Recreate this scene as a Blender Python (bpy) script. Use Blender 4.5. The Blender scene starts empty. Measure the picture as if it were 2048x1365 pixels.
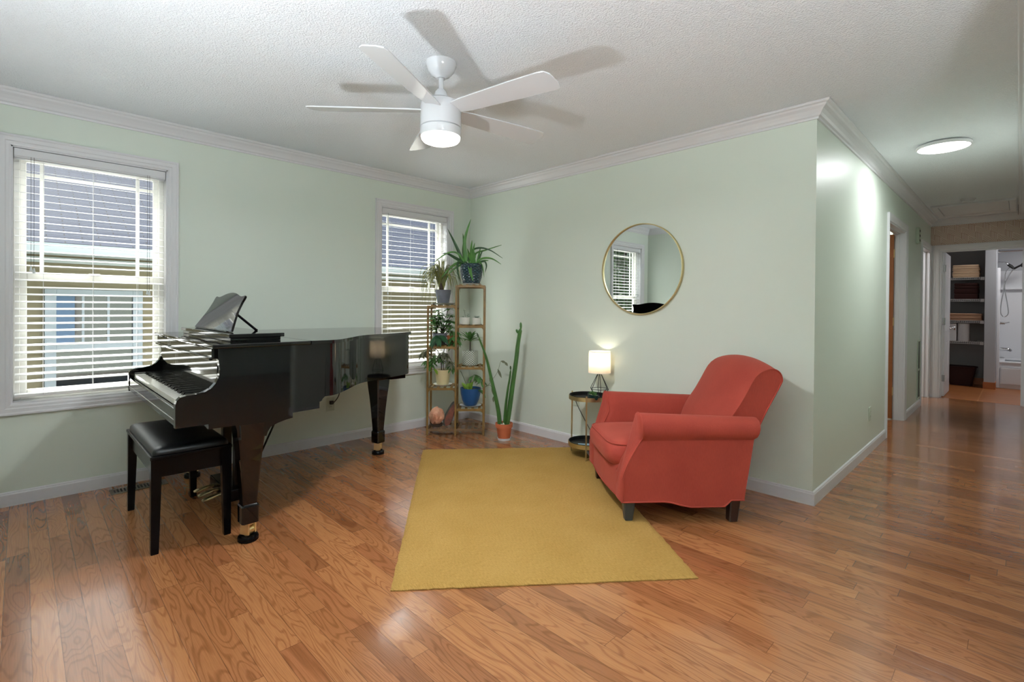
import bpy, bmesh, math, random
from mathutils import Vector, Matrix
PI = math.pi
sc = bpy.context.scene
COL = sc.collection
V = Vector

# ------------------------------------------------------------------ materials
def lin(c):
    return tuple((x/255/12.92 if x/255 <= .04045 else ((x/255+.055)/1.055)**2.4) for x in c)
MATS = {}
class NT:
    def __init__(s, name):
        s.m = bpy.data.materials.new(name); s.m.use_nodes = True
        s.t = s.m.node_tree; s.n = s.t.nodes; s.l = s.t.links
        s.b = s.n['Principled BSDF']; MATS[name] = s.m
    def add(s, kind, **kw):
        nd = s.n.new(kind)
        for k, v in kw.items():
            if k in nd.inputs.keys() if hasattr(nd.inputs, 'keys') else False: nd.inputs[k].default_value = v
            else: setattr(nd, k, v)
        return nd
    def link(s, a, b): s.l.new(a, b)
    def math(s, op, a, b=None, c=None):
        nd = s.n.new('ShaderNodeMath'); nd.operation = op
        for i, x in enumerate((a, b, c)):
            if x is None: continue
            if isinstance(x, (int, float)): nd.inputs[i].default_value = x
            else: s.link(x, nd.inputs[i])
        return nd.outputs[0]
    def ramp(s, fac, stops):
        nd = s.n.new('ShaderNodeValToRGB'); s.link(fac, nd.inputs[0])
        e = nd.color_ramp.elements
        while len(e) < len(stops): e.new(.5)
        for el, (p, c) in zip(e, stops): el.position = p; el.color = (*c, 1)
        return nd.outputs[0]
    def mix(s, fac, a, b, mode='MIX'):
        nd = s.n.new('ShaderNodeMixRGB'); nd.blend_type = mode
        for i, x in ((0, fac), (1, a), (2, b)):
            if isinstance(x, (int, float)): nd.inputs[i].default_value = x
            elif isinstance(x, tuple): nd.inputs[i].default_value = (*x, 1)
            else: s.link(x, nd.inputs[i])
        return nd.outputs[0]
    def coord(s, kind='Object'):
        return s.n.new('ShaderNodeTexCoord').outputs[kind]
    def noise(s, vec, scale, detail=3, rough=.5, dist=0):
        nd = s.n.new('ShaderNodeTexNoise'); s.link(vec, nd.inputs['Vector'])
        nd.inputs['Scale'].default_value = scale; nd.inputs['Detail'].default_value = detail
        nd.inputs['Roughness'].default_value = rough; nd.inputs['Distortion'].default_value = dist
        return nd.outputs[0]
    def bump(s, h, strength=.3, dist=.01):
        nd = s.n.new('ShaderNodeBump'); nd.inputs['Strength'].default_value = strength
        nd.inputs['Distance'].default_value = dist; s.link(h, nd.inputs['Height'])
        s.link(nd.outputs[0], s.b.inputs['Normal'])
    def mapping(s, vec, scale=(1,1,1), rot=(0,0,0)):
        nd = s.n.new('ShaderNodeMapping'); s.link(vec, nd.inputs[0])
        nd.inputs['Scale'].default_value = scale; nd.inputs['Rotation'].default_value = rot
        return nd.outputs[0]

def simple(name, rgb, rough=.5, metal=0, coat=0, spec=.5, var=0, vscale=8, bump=0, bscale=60, sub=0, trans=0):
    t = NT(name); c = lin(rgb); b = t.b
    b.inputs['Base Color'].default_value = (*c, 1); b.inputs['Roughness'].default_value = rough
    b.inputs['Metallic'].default_value = metal; b.inputs['Coat Weight'].default_value = coat
    b.inputs['Coat Roughness'].default_value = .05; b.inputs['Specular IOR Level'].default_value = spec
    if sub: b.inputs['Subsurface Weight'].default_value = sub; b.inputs['Subsurface Radius'].default_value = (.02,.015,.01)
    if trans: b.inputs['Transmission Weight'].default_value = trans
    if var or bump:
        co = t.coord()
        if var:
            n = t.noise(co, vscale, 4)
            lo = tuple(x*(1-var) for x in c); hi = tuple(min(1, x*(1+var)) for x in c)
            t.link(t.ramp(n, [(.3, lo), (.7, hi)]), b.inputs['Base Color'])
        if bump: t.bump(t.noise(co, bscale, 3), bump, .004)
    return t.m

WALLC = (213, 222, 211)
t = NT('wall_paint'); co = t.coord()
t.b.inputs['Base Color'].default_value = (*lin(WALLC), 1); t.b.inputs['Roughness'].default_value = .42
t.b.inputs['Specular IOR Level'].default_value = .36
t.bump(t.noise(co, 180, 2), .04, .002)
simple('white_trim', (216, 216, 219), .32, spec=.45)
simple('bath_white', (226, 228, 232), .3)
simple('white_vinyl', (222, 221, 216), .35)
simple("slat_white", (240, 240, 238), .35)
simple('closet_grey', (150, 150, 150), .7)
simple('bath_paint', (190, 193, 198), .6)
t = NT('popcorn_ceiling'); co = t.coord()
t.b.inputs['Base Color'].default_value = (*lin((241, 244, 249)), 1); t.b.inputs['Roughness'].default_value = .9
n1 = t.noise(co, 105, 3, .65); t.bump(t.ramp(n1, [(.38, (0,0,0)), (.70, (1,1,1))]), .7, .008)
simple('piano_black', (8, 8, 9), .045, spec=.52)
simple('satin_black', (8, 8, 10), .2, spec=.14, bump=.03, bscale=30)
simple('black_leather', (13, 16, 20), .34, bump=.06, bscale=250)
simple('brass', (244, 224, 172), .34, metal=1)
simple('gold_brushed', (208, 192, 146), .4, metal=1)
simple('chrome', (200, 200, 202), .12, metal=1)
simple('steel_vent', (120, 112, 96), .4, metal=.6)
simple('ivory_key', (240, 238, 230), .15)
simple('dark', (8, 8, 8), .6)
simple('black_plastic', (12, 12, 13), .4)
simple('fan_white', (210, 212, 216), .12, coat=.3)
simple('bamboo', (126, 97, 48), .42, var=.25, vscale=14)
simple('bamboo_dark', (112, 84, 56), .45, var=.25, vscale=14)
simple('terracotta', (186, 100, 62), .75, var=.12, vscale=12, bump=.1, bscale=80)
simple('soil', (44, 32, 24), .95, bump=.6, bscale=90)
simple('glass_mirror', (236, 240, 238), .008, metal=1)
simple('door_wood', (154, 92, 48), .45, var=.18, vscale=6)
simple('towel_cream', (232, 202, 170), .95, bump=.3, bscale=300)
simple('towel_peach', (192, 152, 124), .95, bump=.3, bscale=300)
simple('towel_brown', (54, 22, 18), .95, bump=.3, bscale=300)
simple('wicker_dark', (50, 16, 14), .7, bump=.4, bscale=120)
simple('wire_white', (205, 205, 205), .4)
simple('paper_white', (225, 226, 228), .9)
simple('rubber_grey', (70, 70, 72), .5)
simple('cactus_green', (64, 108, 50), .5, var=.2, vscale=12)
simple('cactus_tip', (60, 78, 52), .6)
simple('spine', (120, 112, 70), .6)
simple('aloe_green', (78, 132, 58), .42, var=.28, vscale=9, sub=.05)
simple('aloe_dark', (52, 86, 50), .45, var=.25, vscale=9)
simple('leaf_green', (92, 140, 76), .42, var=.3, vscale=15)
simple('leaf_dark', (62, 108, 74), .4, var=.25, vscale=15)
simple('leaf_lime', (138, 176, 62), .45, var=.2, vscale=15)
simple('leaf_grey', (124, 128, 104), .6, var=.2, vscale=15)
simple('ponytail_green', (126, 128, 66), .5, var=.3, vscale=12)
simple('stem_brown', (62, 48, 36), .7)
simple('stem_green', (72, 96, 52), .6)
simple('pot_grey', (104, 108, 118), .7, var=.12, vscale=20)
simple('pot_cream', (226, 214, 170), .4)
simple('pot_blue', (22, 74, 128), .35)
simple('pot_white', (228, 230, 222), .3)
simple('saucer_clear', (214, 220, 222), .15)
simple('planter_green', (10, 46, 44), .3)
simple('pebbles', (206, 196, 176), .9, bump=.5, bscale=60)
simple('slab_stone', (58, 62, 56), .4, var=.6, vscale=22)
simple('slab_rim', (118, 60, 42), .4, var=.5, vscale=24)
simple('tray_black', (18, 20, 20), .35)
simple('magazine', (150, 180, 196), .3)
simple('chair_leg_dark', (34, 16, 14), .3, coat=.2)
simple('chair_leg_slate', (46, 54, 60), .4, coat=.1)
simple('cord_black', (14, 15, 15), .45)
simple('outlet_plate', (196, 206, 190), .4)
simple('plastic_sage', (176, 190, 170), .4)
simple('grille_sage', (186, 200, 182), .4)
# --- outdoors
simple('siding', (146, 134, 112), .8)
simple('fascia', (206, 212, 222), .5)
simple('soffit', (158, 142, 118), .8)
simple('nb_white', (176, 182, 196), .5)
simple('nb_glass', (36, 40, 48), .08, coat=.5)
simple('nb_curtain', (110, 132, 166), .8)
simple('lawn', (62, 70, 48), .95, var=.3, vscale=3)
simple('bark', (70, 54, 40), .9, bump=.5, bscale=20)
simple('tree_leaf', (58, 96, 40), .55, var=.4, vscale=1.2)
t = NT('shingles'); co = t.coord()
br = t.n.new('ShaderNodeTexBrick'); t.link(t.mapping(co, (1, 1, 1)), br.inputs['Vector'])
for k, v_ in (('Scale', 1.0), ('Mortar Size', .006), ('Brick Width', .30), ('Row Height', .055), ('Bias', 0.), ('Mortar Smooth', .1)): br.inputs[k].default_value = v_
br.inputs['Color1'].default_value = (*lin((57, 68, 94)), 1); br.inputs['Color2'].default_value = (*lin((70, 81, 107)), 1)
br.inputs['Mortar'].default_value = (*lin((24, 30, 46)), 1)
n = t.noise(co, 160, 3, .7)
t.link(t.mix(.55, br.outputs['Color'], t.ramp(n, [(.3, (.25, .27, .33)), (.8, (1.2, 1.25, 1.35))]), 'MULTIPLY'), t.b.inputs['Base Color'])
t.b.inputs['Roughness'].default_value = .85

# --- oak floor: boards along X, 76 mm wide
def oak(name='oak_floor'):
    t = NT(name); co = t.coord('Object'); sx = t.n.new('ShaderNodeSeparateXYZ'); t.link(co, sx.inputs[0])
    W_, Lb = .076, .78
    yr = t.math('DIVIDE', sx.outputs[1], W_); row = t.math('FLOOR', yr); fy = t.math('FRACT', yr)
    wn = t.n.new('ShaderNodeTexWhiteNoise'); wn.noise_dimensions = '1D'; t.link(row, wn.inputs['W'])
    xo = t.math('MULTIPLY_ADD', wn.outputs['Value'], 7.3, sx.outputs[0])
    xr = t.math('DIVIDE', xo, Lb); pid = t.math('FLOOR', xr); fx = t.math('FRACT', xr)
    cv = t.n.new('ShaderNodeCombineXYZ'); t.link(pid, cv.inputs[0]); t.link(row, cv.inputs[1])
    w2 = t.n.new('ShaderNodeTexWhiteNoise'); w2.noise_dimensions = '2D'; t.link(cv.outputs[0], w2.inputs['Vector'])
    rnd = w2.outputs['Value']; sc3 = t.n.new('ShaderNodeSeparateColor'); t.link(w2.outputs['Color'], sc3.inputs[0])
    # grain space: stretched along the board, shifted per board
    gx = t.math('MULTIPLY_ADD', rnd, 37.0, sx.outputs[0]); gy = t.math('MULTIPLY_ADD', sc3.outputs[1], 11.0, sx.outputs[1])
    g = t.n.new('ShaderNodeCombineXYZ'); t.link(gx, g.inputs[0]); t.link(gy, g.inputs[1])
    # cathedral figure: contour lines of a smooth noise field
    big = t.noise(t.mapping(g.outputs[0], (1.9, 12.5, 1)), 1.0, 1.5, .45, .5)
    rings = t.math('SINE', t.math('MULTIPLY', big, t.math('MULTIPLY_ADD', sc3.outputs[2], 55., 52.)))
    ring = t.ramp(t.math('MULTIPLY_ADD', rings, .5, .5), [(.0, (.0, .0, .0)), (.14, (.45, .45, .45)), (.36, (1, 1, 1))])
    fine = t.noise(t.mapping(g.outputs[0], (7, 260, 1)), 1.0, 3, .6)
    base = t.ramp(rnd, [(.0, lin((138, 88, 54))), (.25, lin((156, 102, 63))), (.5, lin((168, 113, 71))), (.8, lin((176, 120, 76))), (1., lin((147, 92, 57)))])
    c1 = t.mix(t.math('MULTIPLY', t.math('SUBTRACT', 1., ring), .55), base, t.mix(1., base, (.54, .43, .34), 'MULTIPLY'))
    c2 = t.mix(.38, c1, t.ramp(fine, [(.32, (.55, .5, .45)), (.62, (1.1, 1.1, 1.1))]), 'MULTIPLY')
    # seams
    ey = t.math('MINIMUM', fy, t.math('SUBTRACT', 1., fy)); ex = t.math('MINIMUM', fx, t.math('SUBTRACT', 1., fx))
    sy_ = t.math('LESS_THAN', ey, .012); sx_ = t.math('LESS_THAN', ex, .0013)
    seam = t.math('MAXIMUM', sy_, sx_)
    c3 = t.mix(t.math('MULTIPLY', seam, .62), c2, lin((70, 38, 20)))
    t.link(c3, t.b.inputs['Base Color'])
    t.b.inputs['Roughness'].default_value = .21
    t.b.inputs['Coat Weight'].default_value = .45; t.b.inputs['Coat Roughness'].default_value = .09
    bulge = t.math('POWER', t.math('MULTIPLY', ey, 2.), .25)
    h = t.math('ADD', t.math('MULTIPLY', bulge, .6), t.math('ADD', t.math('MULTIPLY', ring, .03), t.math('MULTIPLY', t.noise(co, 9, 2), .9)))
    t.bump(h, .16, .004)
    return t.m
oak()
# --- rug
t = NT('rug_wool'); co = t.coord()
n = t.noise(t.mapping(co, (1, 1, 1)), 3.5, 4); n2 = t.noise(t.mapping(co, (60, 260, 60)), 1, 2, .6); n3 = t.noise(co, 420, 2)
c = t.ramp(n, [(.3, lin((184, 146, 80))), (.7, lin((192, 154, 88)))])
t.link(t.mix(.6, c, t.ramp(n2, [(.3, (.66, .63, .56)), (.7, (1.16, 1.16, 1.16))]), 'MULTIPLY'), t.b.inputs['Base Color'])
t.b.inputs['Roughness'].default_value = 1; t.b.inputs['Specular IOR Level'].default_value = .1
t.bump(t.math('ADD', n2, n3), .8, .006)
# --- chair cloth
t = NT('rust_fabric'); co = t.coord()
n = t.noise(t.mapping(co, (300, 300, 40)), 1, 2); n2 = t.noise(co, 4, 3)
c = t.ramp(n2, [(.3, lin((150, 51, 37))), (.7, lin((163, 61, 45)))])
t.link(t.mix(.3, c, t.ramp(n, [(.3, (.7, .65, .6)), (.7, (1.15, 1.15, 1.15))]), 'MULTIPLY'), t.b.inputs['Base Color'])
t.b.inputs['Roughness'].default_value = .85; t.b.inputs['Sheen Weight'].default_value = .25
t.b.inputs['Sheen Tint'].default_value = (*lin((230, 140, 120)), 1)
t.bump(n, .25, .002)
simple('rust_piping', (160, 60, 44), .85)
# --- bath tile
t = NT('bath_tile'); co = t.coord(); br = t.n.new('ShaderNodeTexBrick'); t.link(co, br.inputs['Vector'])
br.offset = 0
for k, v_ in (('Scale', 1.0), ('Mortar Size', .006), ('Brick Width', .42), ('Row Height', .42)): br.inputs[k].default_value = v_
br.inputs['Color1'].default_value = (*lin((176, 112, 62)), 1); br.inputs['Color2'].default_value = (*lin((160, 98, 54)), 1); br.inputs['Mortar'].default_value = (*lin((190, 132, 84)), 1)
t.link(br.outputs['Color'], t.b.inputs['Base Color']); t.b.inputs['Roughness'].default_value = .35
simple('base_tile', (176, 104, 56), .4, var=.1)
# --- geometric wallpaper: rhombus blocks filled with parallel lines
t = NT('wallpaper'); co = t.coord(); sx = t.n.new('ShaderNodeSeparateXYZ'); t.link(co, sx.inputs[0])
X_, Z_ = sx.outputs[0], sx.outputs[2]
S = .08
k = math.sqrt(3)/2
u0 = t.math('DIVIDE', X_, S*k)
a = t.math('ADD', t.math('DIVIDE', Z_, S), t.math('MULTIPLY', u0, .5))
b_ = t.math('SUBTRACT', t.math('DIVIDE', Z_, S), t.math('MULTIPLY', u0, .5))
m1 = t.math('FLOORED_MODULO', t.math('ADD', t.math('FLOOR', u0), t.math('FLOOR', a)), 3.)
def stripes(x, f): return t.math('LESS_THAN', t.math('FRACT', t.math('MULTIPLY', x, f)), .34)
s1, s2, s3 = stripes(u0, 6), stripes(a, 6), stripes(b_, 6)
sel1 = t.math('LESS_THAN', m1, .5); sel2 = t.math('LESS_THAN', t.math('ABSOLUTE', t.math('SUBTRACT', m1, 1.)), .5)
st = t.mix(sel1, t.mix(sel2, s3, s2), s1)
t.link(t.mix(st, lin((228, 214, 202)), lin((158, 116, 90))), t.b.inputs['Base Color']); t.b.inputs['Roughness'].default_value = .7
# --- pot with leaf relief rows, aloe pot with scale relief
def scale_pot(name, c1, c2, nu, nv, rough):
    t = NT(name); co = t.coord(); sx = t.n.new('ShaderNodeSeparateXYZ'); t.link(co, sx.inputs[0])
    ang = t.math('MULTIPLY', t.math('ARCTAN2', sx.outputs[1], sx.outputs[0]), nu/(2*PI)); z = t.math('MULTIPLY', sx.outputs[2], nv)
    d1 = t.math('FRACT', t.math('ADD', ang, z)); d2 = t.math('FRACT', t.math('SUBTRACT', z, ang))
    e = t.math('MINIMUM', t.math('ABSOLUTE', t.math('SUBTRACT', d1, .5)), t.math('ABSOLUTE', t.math('SUBTRACT', d2, .5)))
    t.link(t.ramp(e, [(.0, lin(c2)), (.12, lin(c2)), (.22, lin(c1)), (1, lin(c1))]), t.b.inputs['Base Color'])
    t.b.inputs['Roughness'].default_value = rough; t.bump(e, .8, .01)
scale_pot('pot_scales', (58, 88, 98), (24, 42, 52), 16, 38, .22)
scale_pot('pot_leaf_relief', (214, 218, 206), (128, 140, 128), 18, 48, .35)
t = NT('salt_crystal'); co = t.coord(); n = t.noise(co, 26, 4, .6, .6)
t.link(t.ramp(n, [(.3, lin((206, 142, 112))), (.6, lin((224, 172, 142))), (.8, lin((238, 206, 184)))]), t.b.inputs['Base Color'])
t.b.inputs['Roughness'].default_value = .45; t.b.inputs['Subsurface Weight'].default_value = .3; t.b.inputs['Subsurface Radius'].default_value = (.03, .015, .01); t.bump(n, .5, .01)

def leafy(names, amount=.4):
    for nm in names:
        m_ = MATS[nm]; tr_ = m_.node_tree; b_n = tr_.nodes['Principled BSDF']; o_n = tr_.nodes['Material Output']
        tl = tr_.nodes.new('ShaderNodeBsdfTranslucent'); mx_ = tr_.nodes.new('ShaderNodeMixShader'); mx_.inputs[0].default_value = amount
        if b_n.inputs['Base Color'].is_linked: tr_.links.new(b_n.inputs['Base Color'].links[0].from_socket, tl.inputs[0])
        else: tl.inputs[0].default_value = b_n.inputs['Base Color'].default_value
        tr_.links.new(b_n.outputs[0], mx_.inputs[1]); tr_.links.new(tl.outputs[0], mx_.inputs[2]); tr_.links.new(mx_.outputs[0], o_n.inputs[0])
leafy(['leaf_green', 'leaf_dark', 'leaf_lime', 'leaf_grey', 'ponytail_green', 'tree_leaf'])
def emit(name, rgb, strength, base=(230, 230, 230)):
    t = NT(name); t.b.inputs['Base Color'].default_value = (*lin(base), 1)
    t.b.inputs['Emission Color'].default_value = (*lin(rgb), 1); t.b.inputs['Emission Strength'].default_value = strength
    return t.m
emit('bowl_glow', (255, 250, 240), 3.2); emit('disc_glow', (255, 253, 250), 4.0); emit('bulb_glow', (255, 226, 180), 6)
# lamp shade: thin translucent cloth
t = NT('shade_cloth'); t.n.remove(t.b); o = t.n['Material Output']
d = t.n.new('ShaderNodeBsdfDiffuse'); d.inputs[0].default_value = (*lin((236, 230, 220)), 1)
tr = t.n.new('ShaderNodeBsdfTranslucent'); tr.inputs[0].default_value = (*lin((250, 236, 212)), 1)
mx = t.n.new('ShaderNodeMixShader'); mx.inputs[0].default_value = .5
t.link(d.outputs[0], mx.inputs[1]); t.link(tr.outputs[0], mx.inputs[2]); t.link(mx.outputs[0], o.inputs[0])
# window glass: thin clear pane
t = NT('pane_glass'); t.n.remove(t.b); o = t.n['Material Output']
g = t.n.new('ShaderNodeBsdfGlossy'); g.inputs['Roughness'].default_value = .0
tp = t.n.new('ShaderNodeBsdfTransparent'); tp.inputs[0].default_value = (.93, .95, .94, 1)
fr = t.n.new('ShaderNodeFresnel'); fr.inputs[0].default_value = 1.45
geo = t.n.new('ShaderNodeNewGeometry')
mx = t.n.new('ShaderNodeMixShader'); t.link(t.math('MULTIPLY', fr.outputs[0], t.math('SUBTRACT', 1., geo.outputs['Backfacing'])), mx.inputs[0]); t.link(tp.outputs[0], mx.inputs[1]); t.link(g.outputs[0], mx.inputs[2]); t.link(mx.outputs[0], o.inputs[0])

# ------------------------------------------------------------------ mesh helpers
def link_obj(name, bm, mat, parent=None, smooth=None, M=None):
    me = bpy.data.meshes.new(name)
    bmesh.ops.recalc_face_normals(bm, faces=bm.faces)
    bm.to_mesh(me); bm.free()
    mats = mat if isinstance(mat, (list, tuple)) else [mat]
    for m_ in mats: me.materials.append(MATS[m_])
    o = bpy.data.objects.new(name, me); COL.objects.link(o)
    if parent is not None: o.parent = parent
    if M is not None: o.matrix_local = M
    if smooth is not None:
        for p in me.polygons: p.use_smooth = True
        if smooth < 179:
            bm2 = bmesh.new(); bm2.from_mesh(me)
            for e in bm2.edges:
                if len(e.link_faces) == 2 and e.calc_face_angle(0) > math.radians(smooth): e.smooth = False
            bm2.to_mesh(me); bm2.free()
    return o
def tag(o, label=None, cat=None, group=None, kind=None):
    if label: o['label'] = label
    if cat: o['category'] = cat
    if group: o['group'] = group
    if kind: o['kind'] = kind
    return o
def thing(name, label, cat, loc=(0, 0, 0), rz=0, group=None):
    o = bpy.data.objects.new(name, None); COL.objects.link(o); o.location = loc; o.rotation_euler = (0, 0, rz)
    o.empty_display_size = .05
    return tag(o, label, cat, group)
def structure(o, label, cat): return tag(o, label, cat, kind='structure')
def dup(root, loc=None, rz=None, label=None):
    r = root.copy(); COL.objects.link(r)
    if loc is not None: r.location = loc
    if rz is not None: r.rotation_euler = (0, 0, rz)
    if label: r['label'] = label
    for ch in list(root.children):
        c = ch.copy(); COL.objects.link(c); c.parent = r
        for g in list(ch.children):
            d_ = g.copy(); COL.objects.link(d_); d_.parent = c
    return r
def merge(bm, src):
    me = bpy.data.meshes.new('tmp'); src.to_mesh(me); src.free(); bm.from_mesh(me); bpy.data.meshes.remove(me)
def box(bm, x0, x1, y0, y1, z0, z1, bev=0, seg=2, M=None):
    b = bmesh.new(); bmesh.ops.create_cube(b, size=1)
    for v in b.verts: v.co = V(((x0+x1)/2+v.co.x*(x1-x0), (y0+y1)/2+v.co.y*(y1-y0), (z0+z1)/2+v.co.z*(z1-z0)))
    if bev: bmesh.ops.bevel(b, geom=b.edges[:], offset=bev, segments=seg, affect='EDGES', profile=.5)
    if M is not None: bmesh.ops.transform(b, matrix=M, verts=b.verts)
    merge(bm, b); return bm
def B(*a, **k): return box(bmesh.new(), *a, **k)
def tube(bm, pts, r, seg=8, cap=True):
    pts = [V(p) for p in pts]; n = len(pts); rs = r if isinstance(r, (list, tuple)) else [r]*n
    tg = []
    for i in range(n):
        d = pts[min(i+1, n-1)]-pts[max(i-1, 0)]
        tg.append(d.normalized() if d.length > 1e-9 else V((0, 0, 1)))
    up = V((0, 0, 1)) if abs(tg[0].z) < .9 else V((1, 0, 0))
    nx = tg[0].cross(up).normalized(); rings = []
    for i in range(n):
        nx = (nx-tg[i]*nx.dot(tg[i]))
        nx = nx.normalized() if nx.length > 1e-6 else tg[i].orthogonal().normalized()
        ny = tg[i].cross(nx)
        rings.append([bm.verts.new(pts[i]+(nx*math.cos(2*PI*k/seg)+ny*math.sin(2*PI*k/seg))*rs[i]) for k in range(seg)])
    for a_, b2 in zip(rings, rings[1:]):
        for k in range(seg): bm.faces.new((a_[k], a_[(k+1) % seg], b2[(k+1) % seg], b2[k]))
    if cap: bm.faces.new(rings[0][::-1]); bm.faces.new(rings[-1])
    return bm
def lathe(bm, prof, seg=32, c=(0, 0, 0)):
    cx, cy, cz = c; rings = []
    for r, z in prof:
        if r < 1e-6: rings.append([bm.verts.new((cx, cy, cz+z))])
        else: rings.append([bm.verts.new((cx+r*math.cos(2*PI*k/seg), cy+r*math.sin(2*PI*k/seg), cz+z)) for k in range(seg)])
    for a_, b2 in zip(rings, rings[1:]):
        for k in range(seg):
            k2 = (k+1) % seg
            if len(a_) == 1 and len(b2) == 1: continue
            if len(a_) == 1: bm.faces.new((a_[0], b2[k2], b2[k]))
            elif len(b2) == 1: bm.faces.new((a_[k], a_[k2], b2[0]))
            else: bm.faces.new((a_[k], a_[k2], b2[k2], b2[k]))
    return bm
def prism(bm, poly, f0, f1):
    """poly 2D; f0/f1 map a 2D point to 3D for both ends"""
    a_ = [bm.verts.new(f0(*p)) for p in poly]; b2 = [bm.verts.new(f1(*p)) for p in poly]
    n = len(poly)
    bm.faces.new(a_[::-1]); bm.faces.new(b2)
    for k in range(n): bm.faces.new((a_[k], a_[(k+1) % n], b2[(k+1) % n], b2[k]))
    return bm
def prismZ(bm, poly, z0, z1): return prism(bm, poly, lambda x, y: (x, y, z0), lambda x, y: (x, y, z1))
def prismX(bm, poly, x0, x1): return prism(bm, poly, lambda y, z: (x0, y, z), lambda y, z: (x1, y, z))
def prismY(bm, poly, y0, y1): return prism(bm, poly, lambda x, z: (x, y0, z), lambda x, z: (x, y1, z))
def sweep(bm, prof, path, closed=False):
    """profile (offset to the left-hand side of the path, z) swept along a horizontal path with mitred corners"""
    P_ = [V((p[0], p[1])) for p in path]; n = len(P_); rings = []
    for i in range(n):
        dp = (P_[i]-P_[i-1]).normalized() if (i > 0 or closed) else None
        dn = (P_[(i+1) % n]-P_[i]).normalized() if (i < n-1 or closed) else None
        if dp is None: dp = dn
        if dn is None: dn = dp
        n1 = V((-dp.y, dp.x)); n2 = V((-dn.y, dn.x)); m_ = (n1+n2); m_ = m_/max(1e-6, m_.dot(n1))
        rings.append([bm.verts.new((P_[i].x+m_.x*o, P_[i].y+m_.y*o, z)) for o, z in prof])
    k = len(prof)
    for i in range(n if closed else n-1):
        a_, b2 = rings[i], rings[(i+1) % n]
        for j in range(k): bm.faces.new((a_[j], a_[(j+1) % k], b2[(j+1) % k], b2[j]))
    if not closed: bm.faces.new(rings[0][::-1]); bm.faces.new(rings[-1])
    return bm
def grid(bm, rows, closeU=False, closeV=False):
    R = [[bm.verts.new(p) for p in row] for row in rows]; n, m_ = len(R), len(R[0])
    for i in range(n if closeU else n-1):
        for j in range(m_ if closeV else m_-1):
            bm.faces.new((R[i][j], R[i][(j+1) % m_], R[(i+1) % n][(j+1) % m_], R[(i+1) % n][j]))
    return R
def smoothpts(pts, n=6, closed=False):
    """Catmull-Rom through the points"""
    P_ = [V(p) for p in pts]; out = []; N = len(P_)
    for i in range(N if closed else N-1):
        if closed: p0, p1, p2, p3 = P_[(i-1) % N], P_[i], P_[(i+1) % N], P_[(i+2) % N]
        else: p0, p1, p2, p3 = P_[max(i-1, 0)], P_[i], P_[i+1], P_[min(i+2, N-1)]
        for s in range(n):
            u = s/n
            out.append(.5*((2*p1)+(p2-p0)*u+(2*p0-5*p1+4*p2-p3)*u*u+(3*p1-p0-3*p2+p3)*u**3))
    if not closed: out.append(P_[-1])
    return out
def blade(bm, pts, widths, nrm=V((0, 0, 1)), fold=.25, thick=0.0):
    """leaf: strip along pts with a fold; widths per point"""
    pts = [V(p) for p in pts]; n = len(pts); rows = []
    for i in range(n):
        d = (pts[min(i+1, n-1)]-pts[max(i-1, 0)])
        d = d.normalized() if d.length > 1e-9 else V((0, 0, 1))
        s = d.cross(nrm)
        s = s.normalized() if s.length > 1e-4 else d.orthogonal().normalized()
        up = s.cross(d).normalized(); w = widths[i]/2
        rows.append([pts[i]-s*w+up*w*fold, pts[i]-up*thick*.5, pts[i]+s*w+up*w*fold])
    grid(bm, rows)
    if thick:
        rows2 = [[r[0], r[1]-(V((0, 0, 1))*thick*max(.15, math.sin(PI*min(1, (i+1)/n*.9+.05)))), r[2]] for i, r in enumerate(rows)]
        grid(bm, rows2)
    return bm
def droop(base, d, length, drop, n=8, curl=1.6):
    """points of a leaf that leaves base along d and bends down"""
    d = V(d).normalized(); out = []
    for i in range(n+1):
        u = i/n; out.append(V(base)+d*length*u+V((0, 0, -drop*u**curl)))
    return out
def lance(n, w, tip=.02, peak=.35):
    out = []
    for i in range(n+1):
        u = i/n; out.append(w*max(tip, (math.sin(PI*min(1, (u/peak)*.5)) if u < peak else math.cos(PI/2*((u-peak)/(1-peak)))**.8)))
    return out
def subsurf(o, lv=2):
    m_ = o.modifiers.new('sub', 'SUBSURF'); m_.levels = lv; m_.render_levels = lv; return o
# light levels
SUN_E, SKY_E = 14.0, .06
FAN_E, HALL_E, TABLE_E, BATH_E, BED_FILL_E, HALL_END_FILL_E = 24, 12, 1.15, 14, 18, 30
W1_E, W2_E, G_E = 140, 140, 130
UP1_E, UP2_E = 30, 104
EXPO = .22
# ================================================================== SETTING
L = 3.285; H = 2.44; YS = -3.69; XE = 4.224; YB = 5.53; ED = -1.36
def wall(name, label, rects, axis, c0, c1, mat='wall_paint'):
    """rects in (along, z) cover the wall; thickness c0..c1 on axis"""
    bm = bmesh.new()
    for a0, a1, z0, z1 in rects:
        if axis == 'x': box(bm, c0, c1, a0, a1, z0, z1)
        else: box(bm, a0, a1, c0, c1, z0, z1)
    return structure(link_obj(name, bm, mat), label, 'wall')
W1 = (-3.49, -2.722); W2 = (-1.066, -.298); WZ = (.598, 2.125)
wall('wall_left', 'sage green wall holding the two blinded windows beside the piano',
     [(YS-.1, W1[0], 0, H), (W1[0], W1[1], 0, WZ[0]), (W1[0], W1[1], WZ[1], H), (W1[1], W2[0], 0, H), (W2[0], W2[1], 0, WZ[0]), (W2[0], W2[1], WZ[1], H), (W2[1], .12, 0, H)], 'x', -.14, 0)
wall('wall_right', 'pale sage wall with the round mirror behind the armchair', [(0, L-.11, 0, H)], 'y', 0, .12)
D1 = (2.375, 3.365); D2 = (4.665, 5.47); DZ = 2.045
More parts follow.
